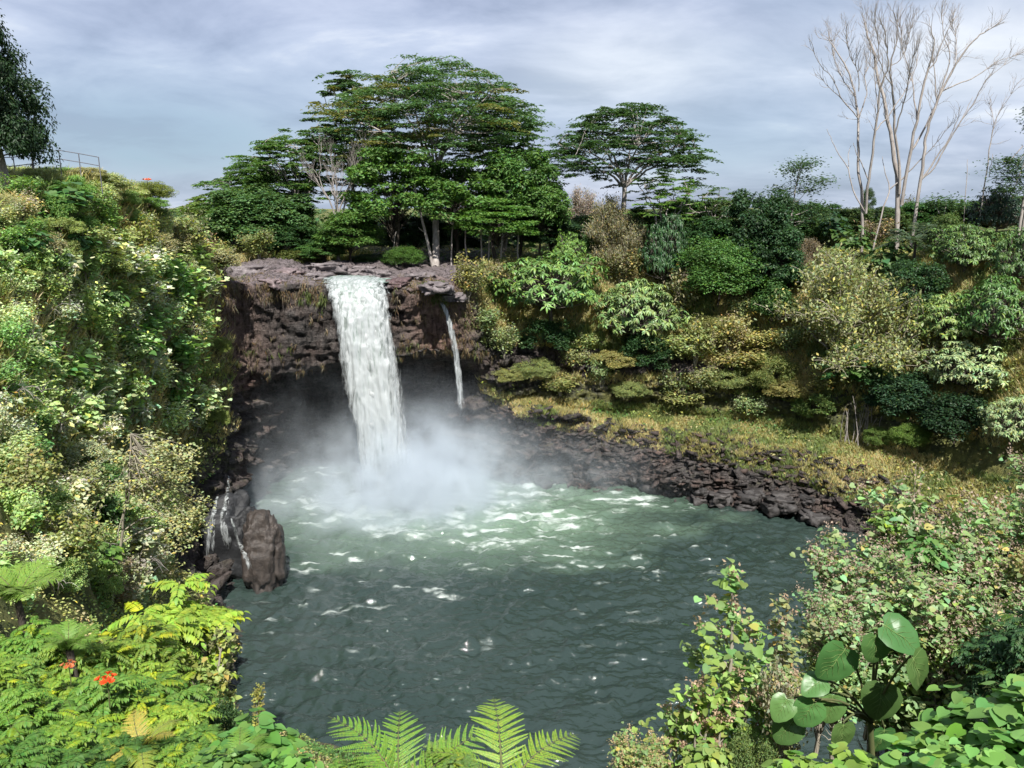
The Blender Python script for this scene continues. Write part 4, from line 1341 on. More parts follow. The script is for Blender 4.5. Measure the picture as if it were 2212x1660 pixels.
# ------------------------------------------------------------------ hillside with the railing
S('macaranga0', 'deep green large-leaved shrub high under the railing', 135, 470, 385, 150, (.075, .15, .036))
S('macaranga1', 'blue-green large-leaved shrub on the upper hillside at the frame edge', 50, 570, 470, 130, (.07, .14, .04))
S('macaranga2', 'dark green large-leaved shrub below the deep green one', 165, 560, 480, 110, (.05, .11, .032))
S('macaranga0', 'sunlit large-leaved shrub in the middle of the hillside', 218, 690, 595, 120, (.10, .19, .045))
S('macaranga1', 'large-leaved shrub with drooping leaves above the tree fern', 290, 790, 690, 120, (.11, .20, .05))
S('macaranga2', 'biggest-leaved shrub left of the drooping one, glossy green', 120, 850, 745, 170, (.095, .18, .045))
S('macaranga0', 'large-leaved shrub beside the orange withered leaf', 60, 800, 715, 110, (.085, .17, .045))
S('macaranga1', 'hanging large-leaved shrub under the pale leaning tree', 215, 1270, 1140, 120, (.10, .18, .035))
S('pale0', 'rounded pale green bush at the brow over the falls side', 392, 585, 470, 150, (.20, .22, .075))
S('pale1', 'yellow-green bush left of the rounded pale bush at the brow', 300, 580, 470, 110, (.19, .20, .045))
S('fine0', 'bright yellow-green thicket on the brow near the orange blossoms', 325, 440, 388, 110, (.16, .18, .035), 'bush', 'bush')
S('pale2', 'dry pinkish bush at the end of the brow by the flat rocks', 432, 590, 500, 90, (.27, .20, .11))
S('pale3', 'light green bush where the hillside meets the flat rocks', 470, 610, 520, 80, (.18, .20, .06))
S('pale2', 'pale tangle of fine leaves along the cliff edge', 400, 790, 670, 120, (.21, .21, .085))
S('pale3', 'pale shrub overhanging the dark cliff below the tangle', 380, 880, 780, 120, (.21, .20, .09))
S('pale0', 'yellow shrub at the frame edge low on the hillside', 30, 960, 850, 120, (.25, .24, .06))
S('pale1', 'yellow-tipped shrub below the orange withered leaf', 60, 1100, 975, 160, (.24, .25, .08))
S('pale2', 'pale fine-leaved shrub with arching bare twigs', 170, 1120, 1000, 150, (.24, .25, .10))
S('pale3', 'wispy yellow-green shrub over the dark hollow', 150, 1250, 1110, 170, (.20, .22, .06))
S('seeded0', 'brown-seeded bush drooping beside the dark hollow', 260, 1320, 1215, 120, (.22, .21, .10), headcol=(.34, .24, .17))
def leanpale(h, m):
    R = np.random.default_rng(15)
    tr, lv = Tubes(), Leaves()
    c = curve((0, 0, -.5), (100 * m, -.4, h * .86), (6 * m, 0, 0), 14, R, .02)
    tr.add(c, .075, .02, 6)
    tr.add(curve(c[2], (45 * m, .3, 190 * m), (-5 * m, 0, 0), 8, R, .02), .04, .015, 5)
    tr.add(curve(c[6], (185 * m, 0, 165 * m), (0, 0, .5), 7, R, .02), .035, .012, 5)
    tr.add(curve(c[5], (165 * m, .3, 150 * m), (0, 0, .35), 7, R, .02), .03, .012, 5)
    tr.add(curve(c[7], (60 * m, -.2, 195 * m), (0, 0, .3), 6, R, .02), .02, .01, 4)
    for k in range(120):
        x, z = R.uniform(55, 205), R.uniform(190, 355)
        if ((x - 135) / 80) ** 2 + ((z - 285) / 85) ** 2 > R.uniform(.5, 1.1):
            x, z = R.uniform(165, 210), R.uniform(145, 215)
        q = np.array([x * m, R.normal(0, .8), z * m])
        j = R.integers(8, 14)
        tr.add(curve(c[j], q, (0, 0, .1), 4, R, .01), .014, .005, 3)
        n = 34
        a = R.uniform(0, 6.28, n)
        lv.add('kite', q + R.normal(0, .2, (n, 3)) * np.array([1, 1, .6]), np.stack([np.cos(a), np.sin(a), R.normal(-.2, .3, n)], 1),
               np.stack([R.normal(0, .4, n), R.normal(0, .4, n), np.ones(n)], 1), .15 * R.uniform(.6, 1.2, n), .10, tint(R, n, .16, .1))
    return lv.mesh('foliage'), tr.mesh('stem', M_TWIG)
pb = hit(235, 1290)
tree('pale_tree', leanpale, 'slim pale-leaved tree leaning out from the hillside toward the dark cave', 235, pb.y, 868, (.29, .29, .125), names=('foliage', 'stem'))

FILL = random.Random(42)
def fill(box, n, kinds, label, group, name, cat, cols, wr, hr, clip=None):
    out = []
    k = 0
    tries = 0
    while k < n and tries < n * 60:
        tries += 1
        u, vb = FILL.uniform(box[0], box[2]), FILL.uniform(box[1], box[3])
        if clip and not clip(u, vb):
            continue
        if any(abs(u - a) < wr[0] * .5 and abs(vb - b) < wr[0] * .38 for a, b in out):
            continue
        p = hit(u, vb)
        if p is None or p.y < 3 or p.y > 130:
            continue
        out.append((u, vb))
        w_ = FILL.uniform(*wr)
        c = FILL.choice(cols)
        g = FILL.uniform(.85, 1.15)
        skyl = 356 + max(0, u - 205) * .60
        plant(name, FILL.choice(kinds), label, cat, u, max(vb - FILL.uniform(*hr), min(vb - 12, skyl)), w_, tuple(x * g for x in c), vb=vb, group=group)
        k += 1
hill = lambda u, v: u < (470 if v < 600 else 425) and v > 345 + max(0, (u - 210)) * .62 and u < 500 - max(0, v - 900) * .22
fill((0, 375, 470, 620), 52, ('pale0', 'pale1', 'bush0', 'fine1', 'pale3'), 'olive scrub covering the brow below the railing', 'scrub on the brow below the railing', 'shrub', 'shrub',
     [(.29, .33, .11), (.36, .38, .17), (.22, .31, .09), (.36, .33, .17), (.17, .28, .07)], (75, 120), (45, 75), hill)
fill((0, 600, 440, 960), 78, ('pale0', 'leanbunch0', 'pale2', 'leanbunch1', 'leanbunch0'), 'pale small-leaved shrub crowding the middle of the steep hillside', 'pale shrubs on the steep hillside', 'shrub', 'shrub',
     [(.38, .45, .20), (.30, .39, .14), (.42, .46, .26), (.19, .32, .09), (.32, .40, .13)], (90, 145), (65, 100), hill)
fill((0, 960, 330, 1330), 36, ('pale0', 'pale2', 'bush2', 'leanbunch0', 'leanbunch1'), 'yellowish shrub on the shaded lower hillside', 'shrubs on the lower hillside', 'shrub', 'shrub',
     [(.36, .42, .16), (.27, .36, .11), (.11, .19, .05), (.40, .41, .22)], (85, 130), (60, 100), hill)
fill((395, 640, 480, 1060), 14, ('pale1', 'pale2', 'fine1'), 'olive scrub hanging on the cliff beside the cave', 'scrub on the cliff beside the cave', 'shrub', 'shrub',
     [(.22, .22, .08), (.17, .20, .05), (.25, .22, .10)], (45, 75), (40, 60), lambda u, v: u < 520)

# bare arching twigs sticking out of the hillside growth
for i, (u, v) in enumerate([(150, 1110), (60, 1260), (210, 1060), (120, 1290), (190, 1190), (255, 1120), (60, 760), (95, 690), (330, 760), (180, 960), (300, 1240), (380, 730), (20, 870), (140, 930)]):
    p = hit(u, v)
    R = np.random.default_rng(500 + i)
    f = depth_of(p) / FOC
    t = thing('bare_branch', 'bare grey twigs arching out of the hillside growth', 'branch', p, group='bare twigs arching from the hillside')
    tr = Tubes()
    for k in range(5):
        d = unit(np.array([R.normal(.25, .5), R.uniform(-1, -.2), R.uniform(.2, .9)]))
        L = R.uniform(70, 150) * f
        c = curve((0, 0, -.2), d * L, (0, 0, .22 * L), 9, R, .01 * L)
        tr.add(c, .022, .006, 4)
        for q in range(5):
            j = R.integers(3, 9)
            tr.add(curve(c[j], c[j] + unit(d + R.normal(0, .6, 3)) * L * .3, (0, 0, .05 * L), 5, R), .009, .004, 3)
    link('twig', tr.mesh('twig', M_PALE), t)

# ------------------------------------------------------------------ ferns
FR = [frond(300 + i, 1.9, 1.0, 24, 16, pw=.115) for i in range(2)]
FRS = [frond(310 + i, 2.1, 1.0, 19, 18, pw=.10, gap=1) for i in range(2)]
def fern(label, loc, trunk, R_seed, n, scale, col, name='tree_fern', el=(-.1, .35), start=0.0, span=6.28, cols=None, fr=None):
    R = np.random.default_rng(R_seed)
    t = thing(name, label, 'fern', loc)
    if trunk:
        tr = Tubes()
        tr.add(curve((0, 0, -trunk), (0, 0, .05), (.05, 0, 0), 6, R, .01), .09, .06, 7)
        link('trunk', tr.mesh('trunk', M_DARKBARK), t)
    for k in range(n):
        fb, rb = (fr or FR)[k % 2]
        o = link('frond', fb, t, cols[k % len(cols)] if cols else col)
        o.rotation_euler = (R.normal(0, .12), -R.uniform(*el), start + span * k / n + R.normal(0, .12))
        s_ = scale * R.uniform(.85, 1.1)
        o.scale = (s_, s_, s_)
        link('rachis', rb, o)
    return t
FG = (.15, .27, .032)
fern('bright green tree fern with one tall frond at the bottom of the view', at(868, 1775, 7.2), 3.0, 1, 5, .72, FG, el=(.32, .5), start=1.68, fr=FRS)
fern('yellow-green tree fern with an arching frond right of the tall-fronded fern', at(1085, 1740, 7.0), 3.0, 2, 5, .62, (.20, .30, .03), el=(.1, .25), start=.55, fr=FRS)
def onslope(u, v, lift=.5):
    p = hit(u, v)
    return p + Vector((0, -.3, lift))
fern('bright tree fern at the frame edge above the flowering thicket', at(40, 1305, 13.0), 2.5, 3, 11, .58, (.17, .27, .04), el=(.15, .6))
fern('bright green tree fern on the shaded middle of the hillside', onslope(205, 885, 1.0), 1.2, 4, 11, .95, (.12, .23, .05))
fern('drooping dark tree fern below the bright one on the hillside', onslope(255, 985, .9), 1.2, 5, 9, .9, (.06, .12, .03), el=(-.5, .0))
fern('low fern with fresh fronds below the fern at the frame edge', at(150, 1410, 11.5), 2.0, 6, 10, .36, (.14, .25, .035), el=(.2, .6))
fern('yellowing fern at the bottom among the pinnate thicket', at(310, 1625, 7.8), 2.0, 7, 6, .34, (.36, .29, .05), name='fern', cols=[(.36, .29, .05), (.24, .28, .04)])
fern('small green fern low between thicket and round-leaved shrub', at(520, 1650, 7.5), 2.0, 8, 6, .3, (.13, .23, .03), name='fern')

# ------------------------------------------------------------------ thicket below the viewpoint
def FGP(key, label, u, Y, vt, w_, col, name='shrub', cat='shrub', group=None, **k):
    return plant(name, key, label, cat, u, vt, w_, col, Y=Y, group=group, **k)
PG, PY = (.11, .20, .03), (.17, .235, .032)
FGP('tuft0', 'yellow-green tufted sapling standing over the water beside the boulder', 418, 15, 1215, 280, (.22, .30, .035), 'sapling', 'sapling')
FGP('pinnate0', 'pinnate sapling with dark stems below the tufted one', 330, 13, 1330, 240, (.15, .21, .03), 'sapling', 'sapling')
FGP('pinnate1', 'thicket sapling bearing the orange-red blossom', 235, 9.5, 1440, 300, PG, 'sapling', 'sapling')
FGP('pinnate2', 'wide pinnate sapling in the bottom corner', 110, 8.5, 1500, 320, PG, 'sapling', 'sapling')
FGP('pinnate0', 'leafy sapling right of the orange-red blossom', 380, 10.5, 1455, 260, (.11, .19, .028), 'sapling', 'sapling')
FGP('pinnate1', 'fresh yellow-green sapling beside the blossoms, further up', 200, 12, 1345, 220, (.15, .22, .03), 'sapling', 'sapling')
FGP('pinnate2', 'dark green sapling at the bottom edge before the yellowing fern', 230, 7.2, 1590, 300, (.065, .13, .024), 'sapling', 'sapling')
FGP('pinnate0', 'sapling at the bottom left corner below the wide one', 40, 7.0, 1580, 260, (.08, .16, .026), 'sapling', 'sapling')
FGP('pinnate2', 'sapling between yellowing fern and round-leaved shrub', 430, 8.0, 1560, 220, (.10, .18, .03), 'sapling', 'sapling')
FGP('pinnate1', 'pale sapling at the frame edge under the low fern', 40, 10.5, 1400, 200, (.13, .21, .035), 'sapling', 'sapling')
FGP('sapling0', 'slim sapling with a round head of pale leaves over the water', 488, 14, 1335, 120, (.24, .27, .07), 'sapling', 'sapling')
FGP('sapling1', 'tiny sprig with yellow leaves sticking up over the water', 590, 10, 1452, 36, (.26, .25, .05), 'sapling', 'sapling')
FGP('round0', 'round-leaved shrub at the bottom left of the pool', 575, 8.0, 1535, 190, (.10, .21, .04))
FGP('round1', 'round-leaved shrub in front of the one beside the pool', 640, 7.0, 1610, 150, (.11, .22, .04))
FGP('round2', 'round-leaved shrub at the bottom edge below the yellowing fern', 520, 6.6, 1600, 160, (.10, .19, .04))
FGP('fine0', 'dark low bush behind the round-leaved shrub', 500, 12, 1500, 130, (.04, .08, .022), 'bush', 'bush')
FGP('tuft0', 'small feathery seedling between the two tall fern fronds', 968, 7.6, 1568, 95, (.14, .20, .05), 'seedling', 'seedling')
FGP('pinnate2', 'low feathery seedling left of the tall-fronded fern', 760, 7.4, 1628, 120, (.11, .19, .03), 'seedling', 'seedling')
FGP('pinnate0', 'low feathery seedling beneath the arching frond', 1000, 7.0, 1620, 110, (.12, .19, .04), 'seedling', 'seedling')

for i, (u, Y, vt, w_) in enumerate([(90, 12, 1330, 200), (270, 12.5, 1385, 190), (150, 10, 1440, 190), (320, 9.5, 1500, 210), (60, 8.8, 1470, 200), (180, 8.0, 1540, 210), (300, 8.4, 1560, 180), (420, 9.2, 1500, 170), (120, 7.2, 1600, 220), (400, 7.4, 1610, 180), (20, 9.6, 1400, 150), (350, 12, 1420, 150)]):
    FGP('pinnate%d' % (i % 3), 'pinnate-leaved sapling packed into the thicket around the blossoms', u, Y, vt, w_, (.12 + .022 * (i % 4), .215 + .016 * (i % 4), .03), 'sapling', 'sapling', group='saplings packed around the blossoms')
# blossoms, orange-red, on the thicket
def blossom(label, u, v, Y, s, col):
    p = at(u, v, Y)
    t = thing('blossom', label, 'flower', p, 0, s)
    R = np.random.default_rng(int(u))
    for k in range(7):
        lv = Leaves()
        a = k * 2.4
        c = np.array([math.cos(a), math.sin(a), .25]) * .08 * math.sqrt(k + .2)
        n = 7
        b = np.arange(n) / n * 6.28
        d = np.stack([np.cos(b), np.sin(b), np.full(n, .7)], 1) + unit(c[None] + .001)
        lv.add('long', np.repeat(c[None], n, 0), d, np.stack([-np.cos(b), -np.sin(b), np.full(n, 1.0)], 1), .13, .075, tint(R, n, .12, .1))
        link('floret', lv.mesh('floret'), t, col)
    tr = Tubes()
    tr.add([(0, 0, -.7), (.02, 0, -.3), (0, 0, .02)], .02, .012, 5)
    link('stalk', tr.mesh('stalk', M_STEM), t)
blossom('orange-red blossom cluster glowing on the pinnate thicket', 230, 1472, 9.2, .55, (.62, .07, .015))
blossom('smaller fading orange blossom up and left of the bright one', 148, 1440, 9.6, .4, (.50, .14, .05))
bq = hit(318, 470)
blossom('orange blossoms on the brow of the hillside', 318, 391, bq.y, 1.5, (.60, .13, .05))

# ------------------------------------------------------------------ shrubs on the right, close by
SD = (.31, .22, .155)
FGP('seeded0', 'seeded shrub with brownish pink heads rising highest before the rocky bank', 1900, 15, 1075, 270, (.20, .28, .105), headcol=SD)
FGP('seeded1', 'brown-seeded shrub nearest the pool edge on the right', 1775, 14.5, 1160, 215, (.20, .28, .105), headcol=SD)
FGP('seeded0', 'seeded shrub at the frame edge under the dark hollow', 2080, 16, 1120, 230, (.20, .28, .105), headcol=SD)
FGP('seeded1', 'tall pale shrub reaching up to the dark hollow at the frame edge', 2150, 17, 955, 190, (.20, .28, .105), headcol=SD)
FGP('seeded0', 'seeded shrub in the middle, above the giant leaves', 1890, 12.5, 1230, 230, (.20, .28, .105), headcol=SD)
FGP('seeded1', 'low seeded shrub beside the pool, left of the giant leaves', 1755, 12, 1300, 150, (.20, .28, .105), headcol=SD)
FGP('seeded1', 'shrub with yellow-green leaves above the dark pinnate bush', 2170, 13, 1180, 200, (.20, .22, .06), headcol=(.3, .22, .1))
FGP('seeded0', 'seeded shrub between the giant leaves and the dark pinnate bush', 2030, 12, 1270, 190, (.20, .28, .105), headcol=SD)
FGP('pinnate0', 'dark green pinnate bush at the right edge above the round leaves', 2140, 10.5, 1285, 220, (.042, .09, .026), 'bush', 'bush')
FGP('pinnate1', 'dark pinnate bush behind the giant leaves', 2060, 10.8, 1350, 170, (.036, .08, .024), 'bush', 'bush')
FGP('tuft0', 'yellow-green sprig on top of the dark pinnate bush', 2185, 11, 1240, 80, (.20, .23, .03), 'sapling', 'sapling')
FGP('macaranga0', 'green leafy shrub in the gap of the seeded shrubs', 1900, 13.5, 1140, 90, (.10, .19, .045))
FGP('macaranga1', 'fresh leafy top over the seeded shrub nearest the pool', 1830, 15.2, 1085, 70, (.13, .21, .04))
FGP('sapling0', 'tall thin sapling with yellow-green leaves standing over the pool', 1555, 11, 1195, 180, (.17, .26, .065), 'sapling', 'sapling', headcol=(.36, .25, .15))
FGP('sapling1', 'second thin sapling, lower, with bright lemon leaves', 1490, 10, 1350, 150, (.21, .29, .06), 'sapling', 'sapling', headcol=(.36, .24, .15))
FGP('sapling0', 'brown-headed sapling between thin saplings and seeded shrub', 1640, 11.5, 1250, 100, (.22, .23, .09), 'sapling', 'sapling', headcol=(.36, .24, .15))
FGP('pale0', 'brownish dry shrub with fine heads left of the giant leaves', 1650, 10, 1455, 110, (.22, .20, .11), headcol=(.3, .24, .15))
FGP('sapling1', 'lemon-leaved sapling at the bottom left of the thin saplings', 1395, 9.5, 1520, 120, (.20, .26, .06), 'sapling', 'sapling', headcol=(.36, .26, .13))
FGP('seeded1', 'low seeded shrub at the bottom, beneath the second thin sapling', 1350, 8.6, 1580, 140, (.20, .26, .08), headcol=(.4, .28, .14))
FGP('round0', 'pale round-leaved seedling at the bottom beneath the saplings', 1500, 8.5, 1590, 110, (.20, .26, .06))
FGP('fine1', 'soft green bush at the bottom under the saplings', 1580, 8.5, 1560, 140, (.11, .15, .04), 'bush', 'bush')
FGP('sapling0', 'thin lemon-leaved sapling beside the tall one, leaning to the shrubs', 1590, 10.5, 1420, 120, (.18, .27, .06), 'sapling', 'sapling', headcol=(.34, .25, .14))
for i, (u, Y, vt, w_) in enumerate([(1830, 14, 1200, 170), (1960, 14.5, 1150, 180), (2040, 14, 1200, 180), (1730, 13.5, 1250, 140), (1840, 12.8, 1310, 170), (1960, 12.2, 1320, 170), (2120, 15, 1080, 170), (1990, 15.5, 1110, 150), (1720, 12.2, 1350, 120)]):
    FGP('seeded%d' % (i % 2), 'pale seeded shrub in the mass by the pool, brownish heads among its leaves', u, Y, vt, w_, (.18 + .03 * (i % 3), .27 + .02 * (i % 3), .10), group='pale seeded shrubs by the pool', headcol=SD)
FGP('sapling1', 'sparse sapling at the left end of the group over the pool', 1445, 10.2, 1435, 130, (.19, .27, .07), 'sapling', 'sapling', headcol=(.36, .25, .15))
FGP('sapling0', 'sparse sapling just left of the tallest thin one', 1520, 11.5, 1290, 130, (.20, .27, .08), 'sapling', 'sapling', headcol=(.36, .25, .16))
FGP('sapling1', 'sparse sapling between the tallest thin one and the dry brownish shrub', 1625, 10.6, 1350, 130, (.19, .26, .08), 'sapling', 'sapling', headcol=(.36, .25, .16))
RG = (.135, .245, .052)
for i, (u, Y, vt, w_) in enumerate([(2060, 6.6, 1480, 260), (2160, 6.4, 1440, 250), (1975, 6.4, 1560, 240), (2190, 5.8, 1540, 280), (2080, 5.8, 1580, 260), (2205, 7.0, 1410, 150)]):
    lab = ['round-leaved shrub at the bottom right, tallest of its mass against the giant leaves', 'round-leaved shrub behind the tallest mass at the right edge',
           'round-leaved shrub lapping the foot of the giant-leaved plant', 'round-leaved shrub filling the bottom right corner',
           'round-leaved shrub at the bottom edge next to the corner one', 'light green round-leaved shrub under the dark pinnate bush'][i]
    FGP('round%d' % (i % 3), lab, u, Y, vt, w_, tuple(c * (.92 + .05 * i) for c in RG))
FGP('round1', 'small yellow-green round-leaved shrub under the giant leaves', 1800, 6.6, 1610, 210, (.18, .27, .045))
FGP('round2', 'small round-leaved shrub at the bottom beside the soft green bush', 1680, 6.8, 1625, 170, (.17, .26, .05))

# giant-leaved plant: every leaf its own part, veins raised on it
def giant_leaf(R):
    rim = [(0, .06), (-.18, -.06), (-.38, .02), (-.5, .25), (-.47, .5), (-.34, .76), (-.15, .94), (0, 1.0), (.15, .94), (.34, .76), (.47, .5), (.5, .25), (.38, .02), (.18, -.06)]
    rings = [1.0, .8, .58, .34]
    V, F = [], []
    zf = lambda x, y: .26 * abs(x) - .45 * max(0, y - .2) ** 1.8 - 1.6 * max(0, abs(x) - .28) ** 2 + .03 * math.sin(15 * y + 11 * abs(x)) + .05 * x * math.sin(4 * y)
    for s in rings:
        for x, y in rim:
            X_, Y_ = x * s, .36 + (y - .36) * s
            V.append((X_, Y_, zf(X_, Y_)))
    V.append((0, .36, zf(0, .36)))
    n = len(rim)
    quads, tris = [], []
    for k in range(len(rings) - 1):
        for i in range(n):
            quads.append((k * n + i, k * n + (i + 1) % n, (k + 1) * n + (i + 1) % n, (k + 1) * n + i))
    for i in range(n):
        tris.append((3 * n + i, 3 * n + (i + 1) % n, 4 * n))
    me = mesh_from('leaf', np.array(V), [np.array(quads)[:, ::-1], np.array(tris)[:, ::-1]], M_GLOSSY, True, {'leafcol': ('FLOAT_COLOR', np.ones((len(V), 4)))})
    tr = Tubes()
    up = lambda x, y: np.array([x, y, zf(x, y) + .012])
    tr.add([up(0, y) for y in np.linspace(0.02, .97, 12)], .012, .003, 4)
    for s_ in (-1, 1):
        for y0, a, L in ((.07, .05, .40), (.08, .55, .5), (.2, .8, .45), (.36, .85, .4), (.52, .9, .3), (.68, .95, .2)):
            tr.add([up(s_ * L * t_ * math.cos(a), y0 + L * t_ * math.sin(a)) for t_ in np.linspace(0, .97, 7)], .006, .002, 4)
    return me, tr.mesh('vein', M_VEIN)
M_VEIN = bark_material('leaf_vein', (.11, .18, .05), (.16, .23, .075))
GL = giant_leaf(None)
Yg_ = 8.2
gb = base_at(1890, Yg_ + .2)
gp = thing('giant_leaved_plant', 'giant-leaved plant with veined paddle leaves in front of the seeded shrubs', 'plant', gb)
tr = Tubes()
hub = at(1880, 1560, Yg_ + .2) - gb
tr.add([(0, 0, -.2), tuple(hub * .5 + Vector((.05, 0, 0))), tuple(hub)], .05, .035, 7)
R = np.random.default_rng(12)
for (u, v, L, ang, tilt, g) in [(1805, 1432, .62, 205, 55, 1), (1893, 1400, .62, 175, 50, .9), (1985, 1450, .70, 160, 50, .85), (1902, 1515, .74, 182, 62, .75),
                                (1945, 1372, .60, 115, 30, 1.0), (1795, 1528, .50, 200, 50, 1.15), (1745, 1540, .48, 210, 40, 1.3), (1700, 1575, .52, 215, 50, .9),
                                (1820, 1590, .50, 185, 60, .9), (1905, 1600, .55, 175, 55, .8), (1760, 1480, .45, 250, 20, 1.2), (1690, 1530, .4, 240, 25, 1.3)]:
    q = at(u, v, Yg_ + R.normal(0, .3) - .1) - gb
    L *= R.uniform(.78, 1.08)
    # tip direction on the picture: 180 is downwards
    a = math.radians(ang + R.normal(0, 12))
    tilt = tilt + R.normal(0, 16)
    lat = Vector((math.sin(a), 0, math.cos(a)))
    D = (lat + Vector((0, -.55, 0)) * math.cos(math.radians(tilt))).normalized()
    n0_ = Vector((R.normal(0, .28), -.75, .8))
    Nn = (n0_ - D * n0_.dot(D)).normalized()
    Xa = D.cross(Nn).normalized()
    M = Matrix(((Xa.x, D.x, Nn.x), (Xa.y, D.y, Nn.y), (Xa.z, D.z, Nn.z))).to_4x4()
    L *= .74
    o = link('leaf', GL[0], gp, (.055 * g * R.uniform(.8, 1.3), .12 * g, .03 * g))
    st = q - D * L * .45
    o.matrix_local = Matrix.Translation(st) @ M @ Matrix.Scale(L * 1.02, 4)
    link('vein', GL[1], o)
    tr.add(curve(tuple(hub), tuple(st), (0, 0, .12), 8, R), .018, .012, 5)
link('stem', tr.mesh('stem', M_STEM), gp)

# ------------------------------------------------------------------ dark tree leaning in at the top left, small tree behind it
def hang(h, m):
    R = np.random.default_rng(19)
    tr, lv = Tubes(), Leaves()
    tr.add(curve((0, 0, -1), (-60 * m, 0, h), (0, 0, 0), 8, R, .05), .35, .2, 8)
    for k in range(120):
        v = R.uniform(0, 305)
        edge = -12 + 66 * (v / 300) ** .55 + 7 * math.sin(v / 21)
        x = edge - R.uniform(0, 1) ** 1.3 * 120
        c = np.array([x * m, R.normal(0, 1.6), h - v * m - .1])
        tr.add(curve((-30 * m, 0, max(1, c[2] - .6)), c, (0, 0, .3), 5, R, .03), .05, .02, 4)
        n = 230
        ld = sphere_dirs(R, n, -.7)
        s = R.uniform(.55, 1.0)
        P = c + ld * np.array([s * .9, s * .9, s * 1.15]) * R.uniform(.5, 1.05, (n, 1))
        a = R.uniform(0, 6.28, n)
        D = ld * .4 + np.stack([np.cos(a) * .7, np.sin(a) * .7, R.normal(-.9, .3, n)], 1)
        lv.add('kite', P, D, ld + np.array([0, 0, .4]) + R.normal(0, .3, (n, 3)), .26 * R.uniform(.6, 1.2, n), .11, tint(R, n, .2, .05))
    return lv.mesh('crown'), tr.mesh('trunk', M_PALE)
tree('dark_tree', hang, 'tall dark tree hanging into the top corner over the railing', 22, 47, -10, (.02, .042, .014))
tree('thin_tree', padded([(-4700, 380, 110, 60), (-4720, 520, 90, 50)], [(.07, [(-4760, 1010), (-4720, 640), (-4690, 480)]), (.03, [(-4745, 870), (-4650, 790)])], 33, (70, 322), .3),
     'thin tree with two dark tufts behind the hanging dark tree', 70, 53, 115, (.03, .055, .022))

# ------------------------------------------------------------------ railing of the lookout
rp = [hit(u, v) for u, v in ((8, 372), (75, 366), (145, 362), (205, 372))]
pts = [at(u, 352, 51.5 + k * .4) for k, u in enumerate((2, 30, 72, 130, 172, 214))]
t0 = ground_at(pts[3].x, pts[3].y)
railing = thing('railing', 'dark metal railing of the lookout on top of the hillside', 'railing', t0)
posts = []
for k, (q, vv) in enumerate(zip(pts, (341, 340, 335, 325, 332, 340))):
    topz = at((2, 30, 72, 130, 172, 214)[k], vv, q.y).z
    g = ground_at(q.x, q.y)
    g.z = max(min(g.z, topz - 1.05), topz - 2.0)
    posts.append((g, Vector((q.x, q.y, topz))))
    tr = Tubes()
    tr.add([tuple(g - t0 - Vector((0, 0, .5))), tuple((g + posts[-1][1]) / 2 - t0), tuple(posts[-1][1] - t0)], .032, .032, 6)
    link('post', tr.mesh('post', M_METAL), railing)
for fr in (1.0, .52):
    tr = Tubes()
    tr.add([tuple(b_ + (Vector((b_.x, b_.y, a_.z)) - b_) * (1 - (1.0 if fr == 1.0 else .52)) * 0 - Vector((0, 0, (b_.z - a_.z) * 0 + (0 if fr == 1.0 else .55))) - t0) for a_, b_ in posts], .03, .03, 6)
    link('rail', tr.mesh('rail', M_METAL), railing)
# ------------------------------------------------------------------ ground plants nobody could count
def area_samples(mask, n, seed):
    R = np.random.default_rng(seed)
    a, b_, c, d = newp[faces[:, 0]], newp[faces[:, 1]], newp[faces[:, 2]], newp[faces[:, 3]]
    cen = (a + b_ + c + d) / 4
    nr = np.cross(c - a, d - b_)
    ar = .5 * np.linalg.norm(nr, axis=1)
    nr = unit(nr)
    vgf = vg[faces].mean(1)
    kf = kk[faces].mean(1)
    w_ = mask(cen, nr, vgf, kf) * ar
    idx = R.choice(len(w_), n, p=w_ / w_.sum())
    x, y = R.random((n, 1)), R.random((n, 1))
    P = (a[idx] * (1 - x) + b_[idx] * x) * (1 - y) + (d[idx] * (1 - x) + c[idx] * x) * y
    N_ = nr[idx]
    return P, N_, R
# direction test: only slopes within the picture's reach
def seen(c):
    f = c[:, 1] * CP - (c[:, 2] - CAM_Z) * SP
    up = c[:, 1] * SP + (c[:, 2] - CAM_Z) * CP
    return (f > 2) & (np.abs(c[:, 0] / np.maximum(f, .1)) < .74) & (np.abs(up / np.maximum(f, .1)) < .60)
near_w = lambda c: np.clip(60.0 / np.maximum(12, np.hypot(c[:, 0], c[:, 1])), .45, 4) ** 1.2

P, N_, R = area_samples(lambda c, n, v, k: seen(c) * (v > .3) * np.clip(v - .2, 0, 1) * (k < 6.8) * (k > 1.2) * np.where((k > 3.05) & (k < 4.0) & (c[:, 0] > -2) & (c[:, 1] > 50), .12, 1) * near_w(c) * (c[:, 1] < 125), 150000, 1)
sz = np.clip(np.hypot(P[:, 0], P[:, 1]) / 230, .07, .42)
patch = fbm(P * .22, 3, 7)
p2_ = fbm(P * .6, 3, 17)
keep = p2_ + .25 * R.normal(0, 1, len(P)) > np.where(P[:, 0] < -12, -.02, -.25)
P, N_, sz, patch, p2_ = P[keep], N_[keep], sz[keep], patch[keep], p2_[keep]
n = len(P)
ck = np.where((patch > .12)[:, None], np.array([.27, .27, .085]), np.where((patch < -.2)[:, None], np.array([.08, .155, .036]), np.array([.19, .235, .06])))
ck = np.where(((p2_ > .25) & (patch > -.05))[:, None], np.array([.30, .25, .11]), ck)
lv = Leaves()
P = P + N_ * (R.random((n, 1)) * .5) * np.clip(sz[:, None] * 4, .2, 1)
a = R.uniform(0, 6.28, n)
ck = ck * np.where(P[:, 0:1] < -12, 1.45, 1.0)
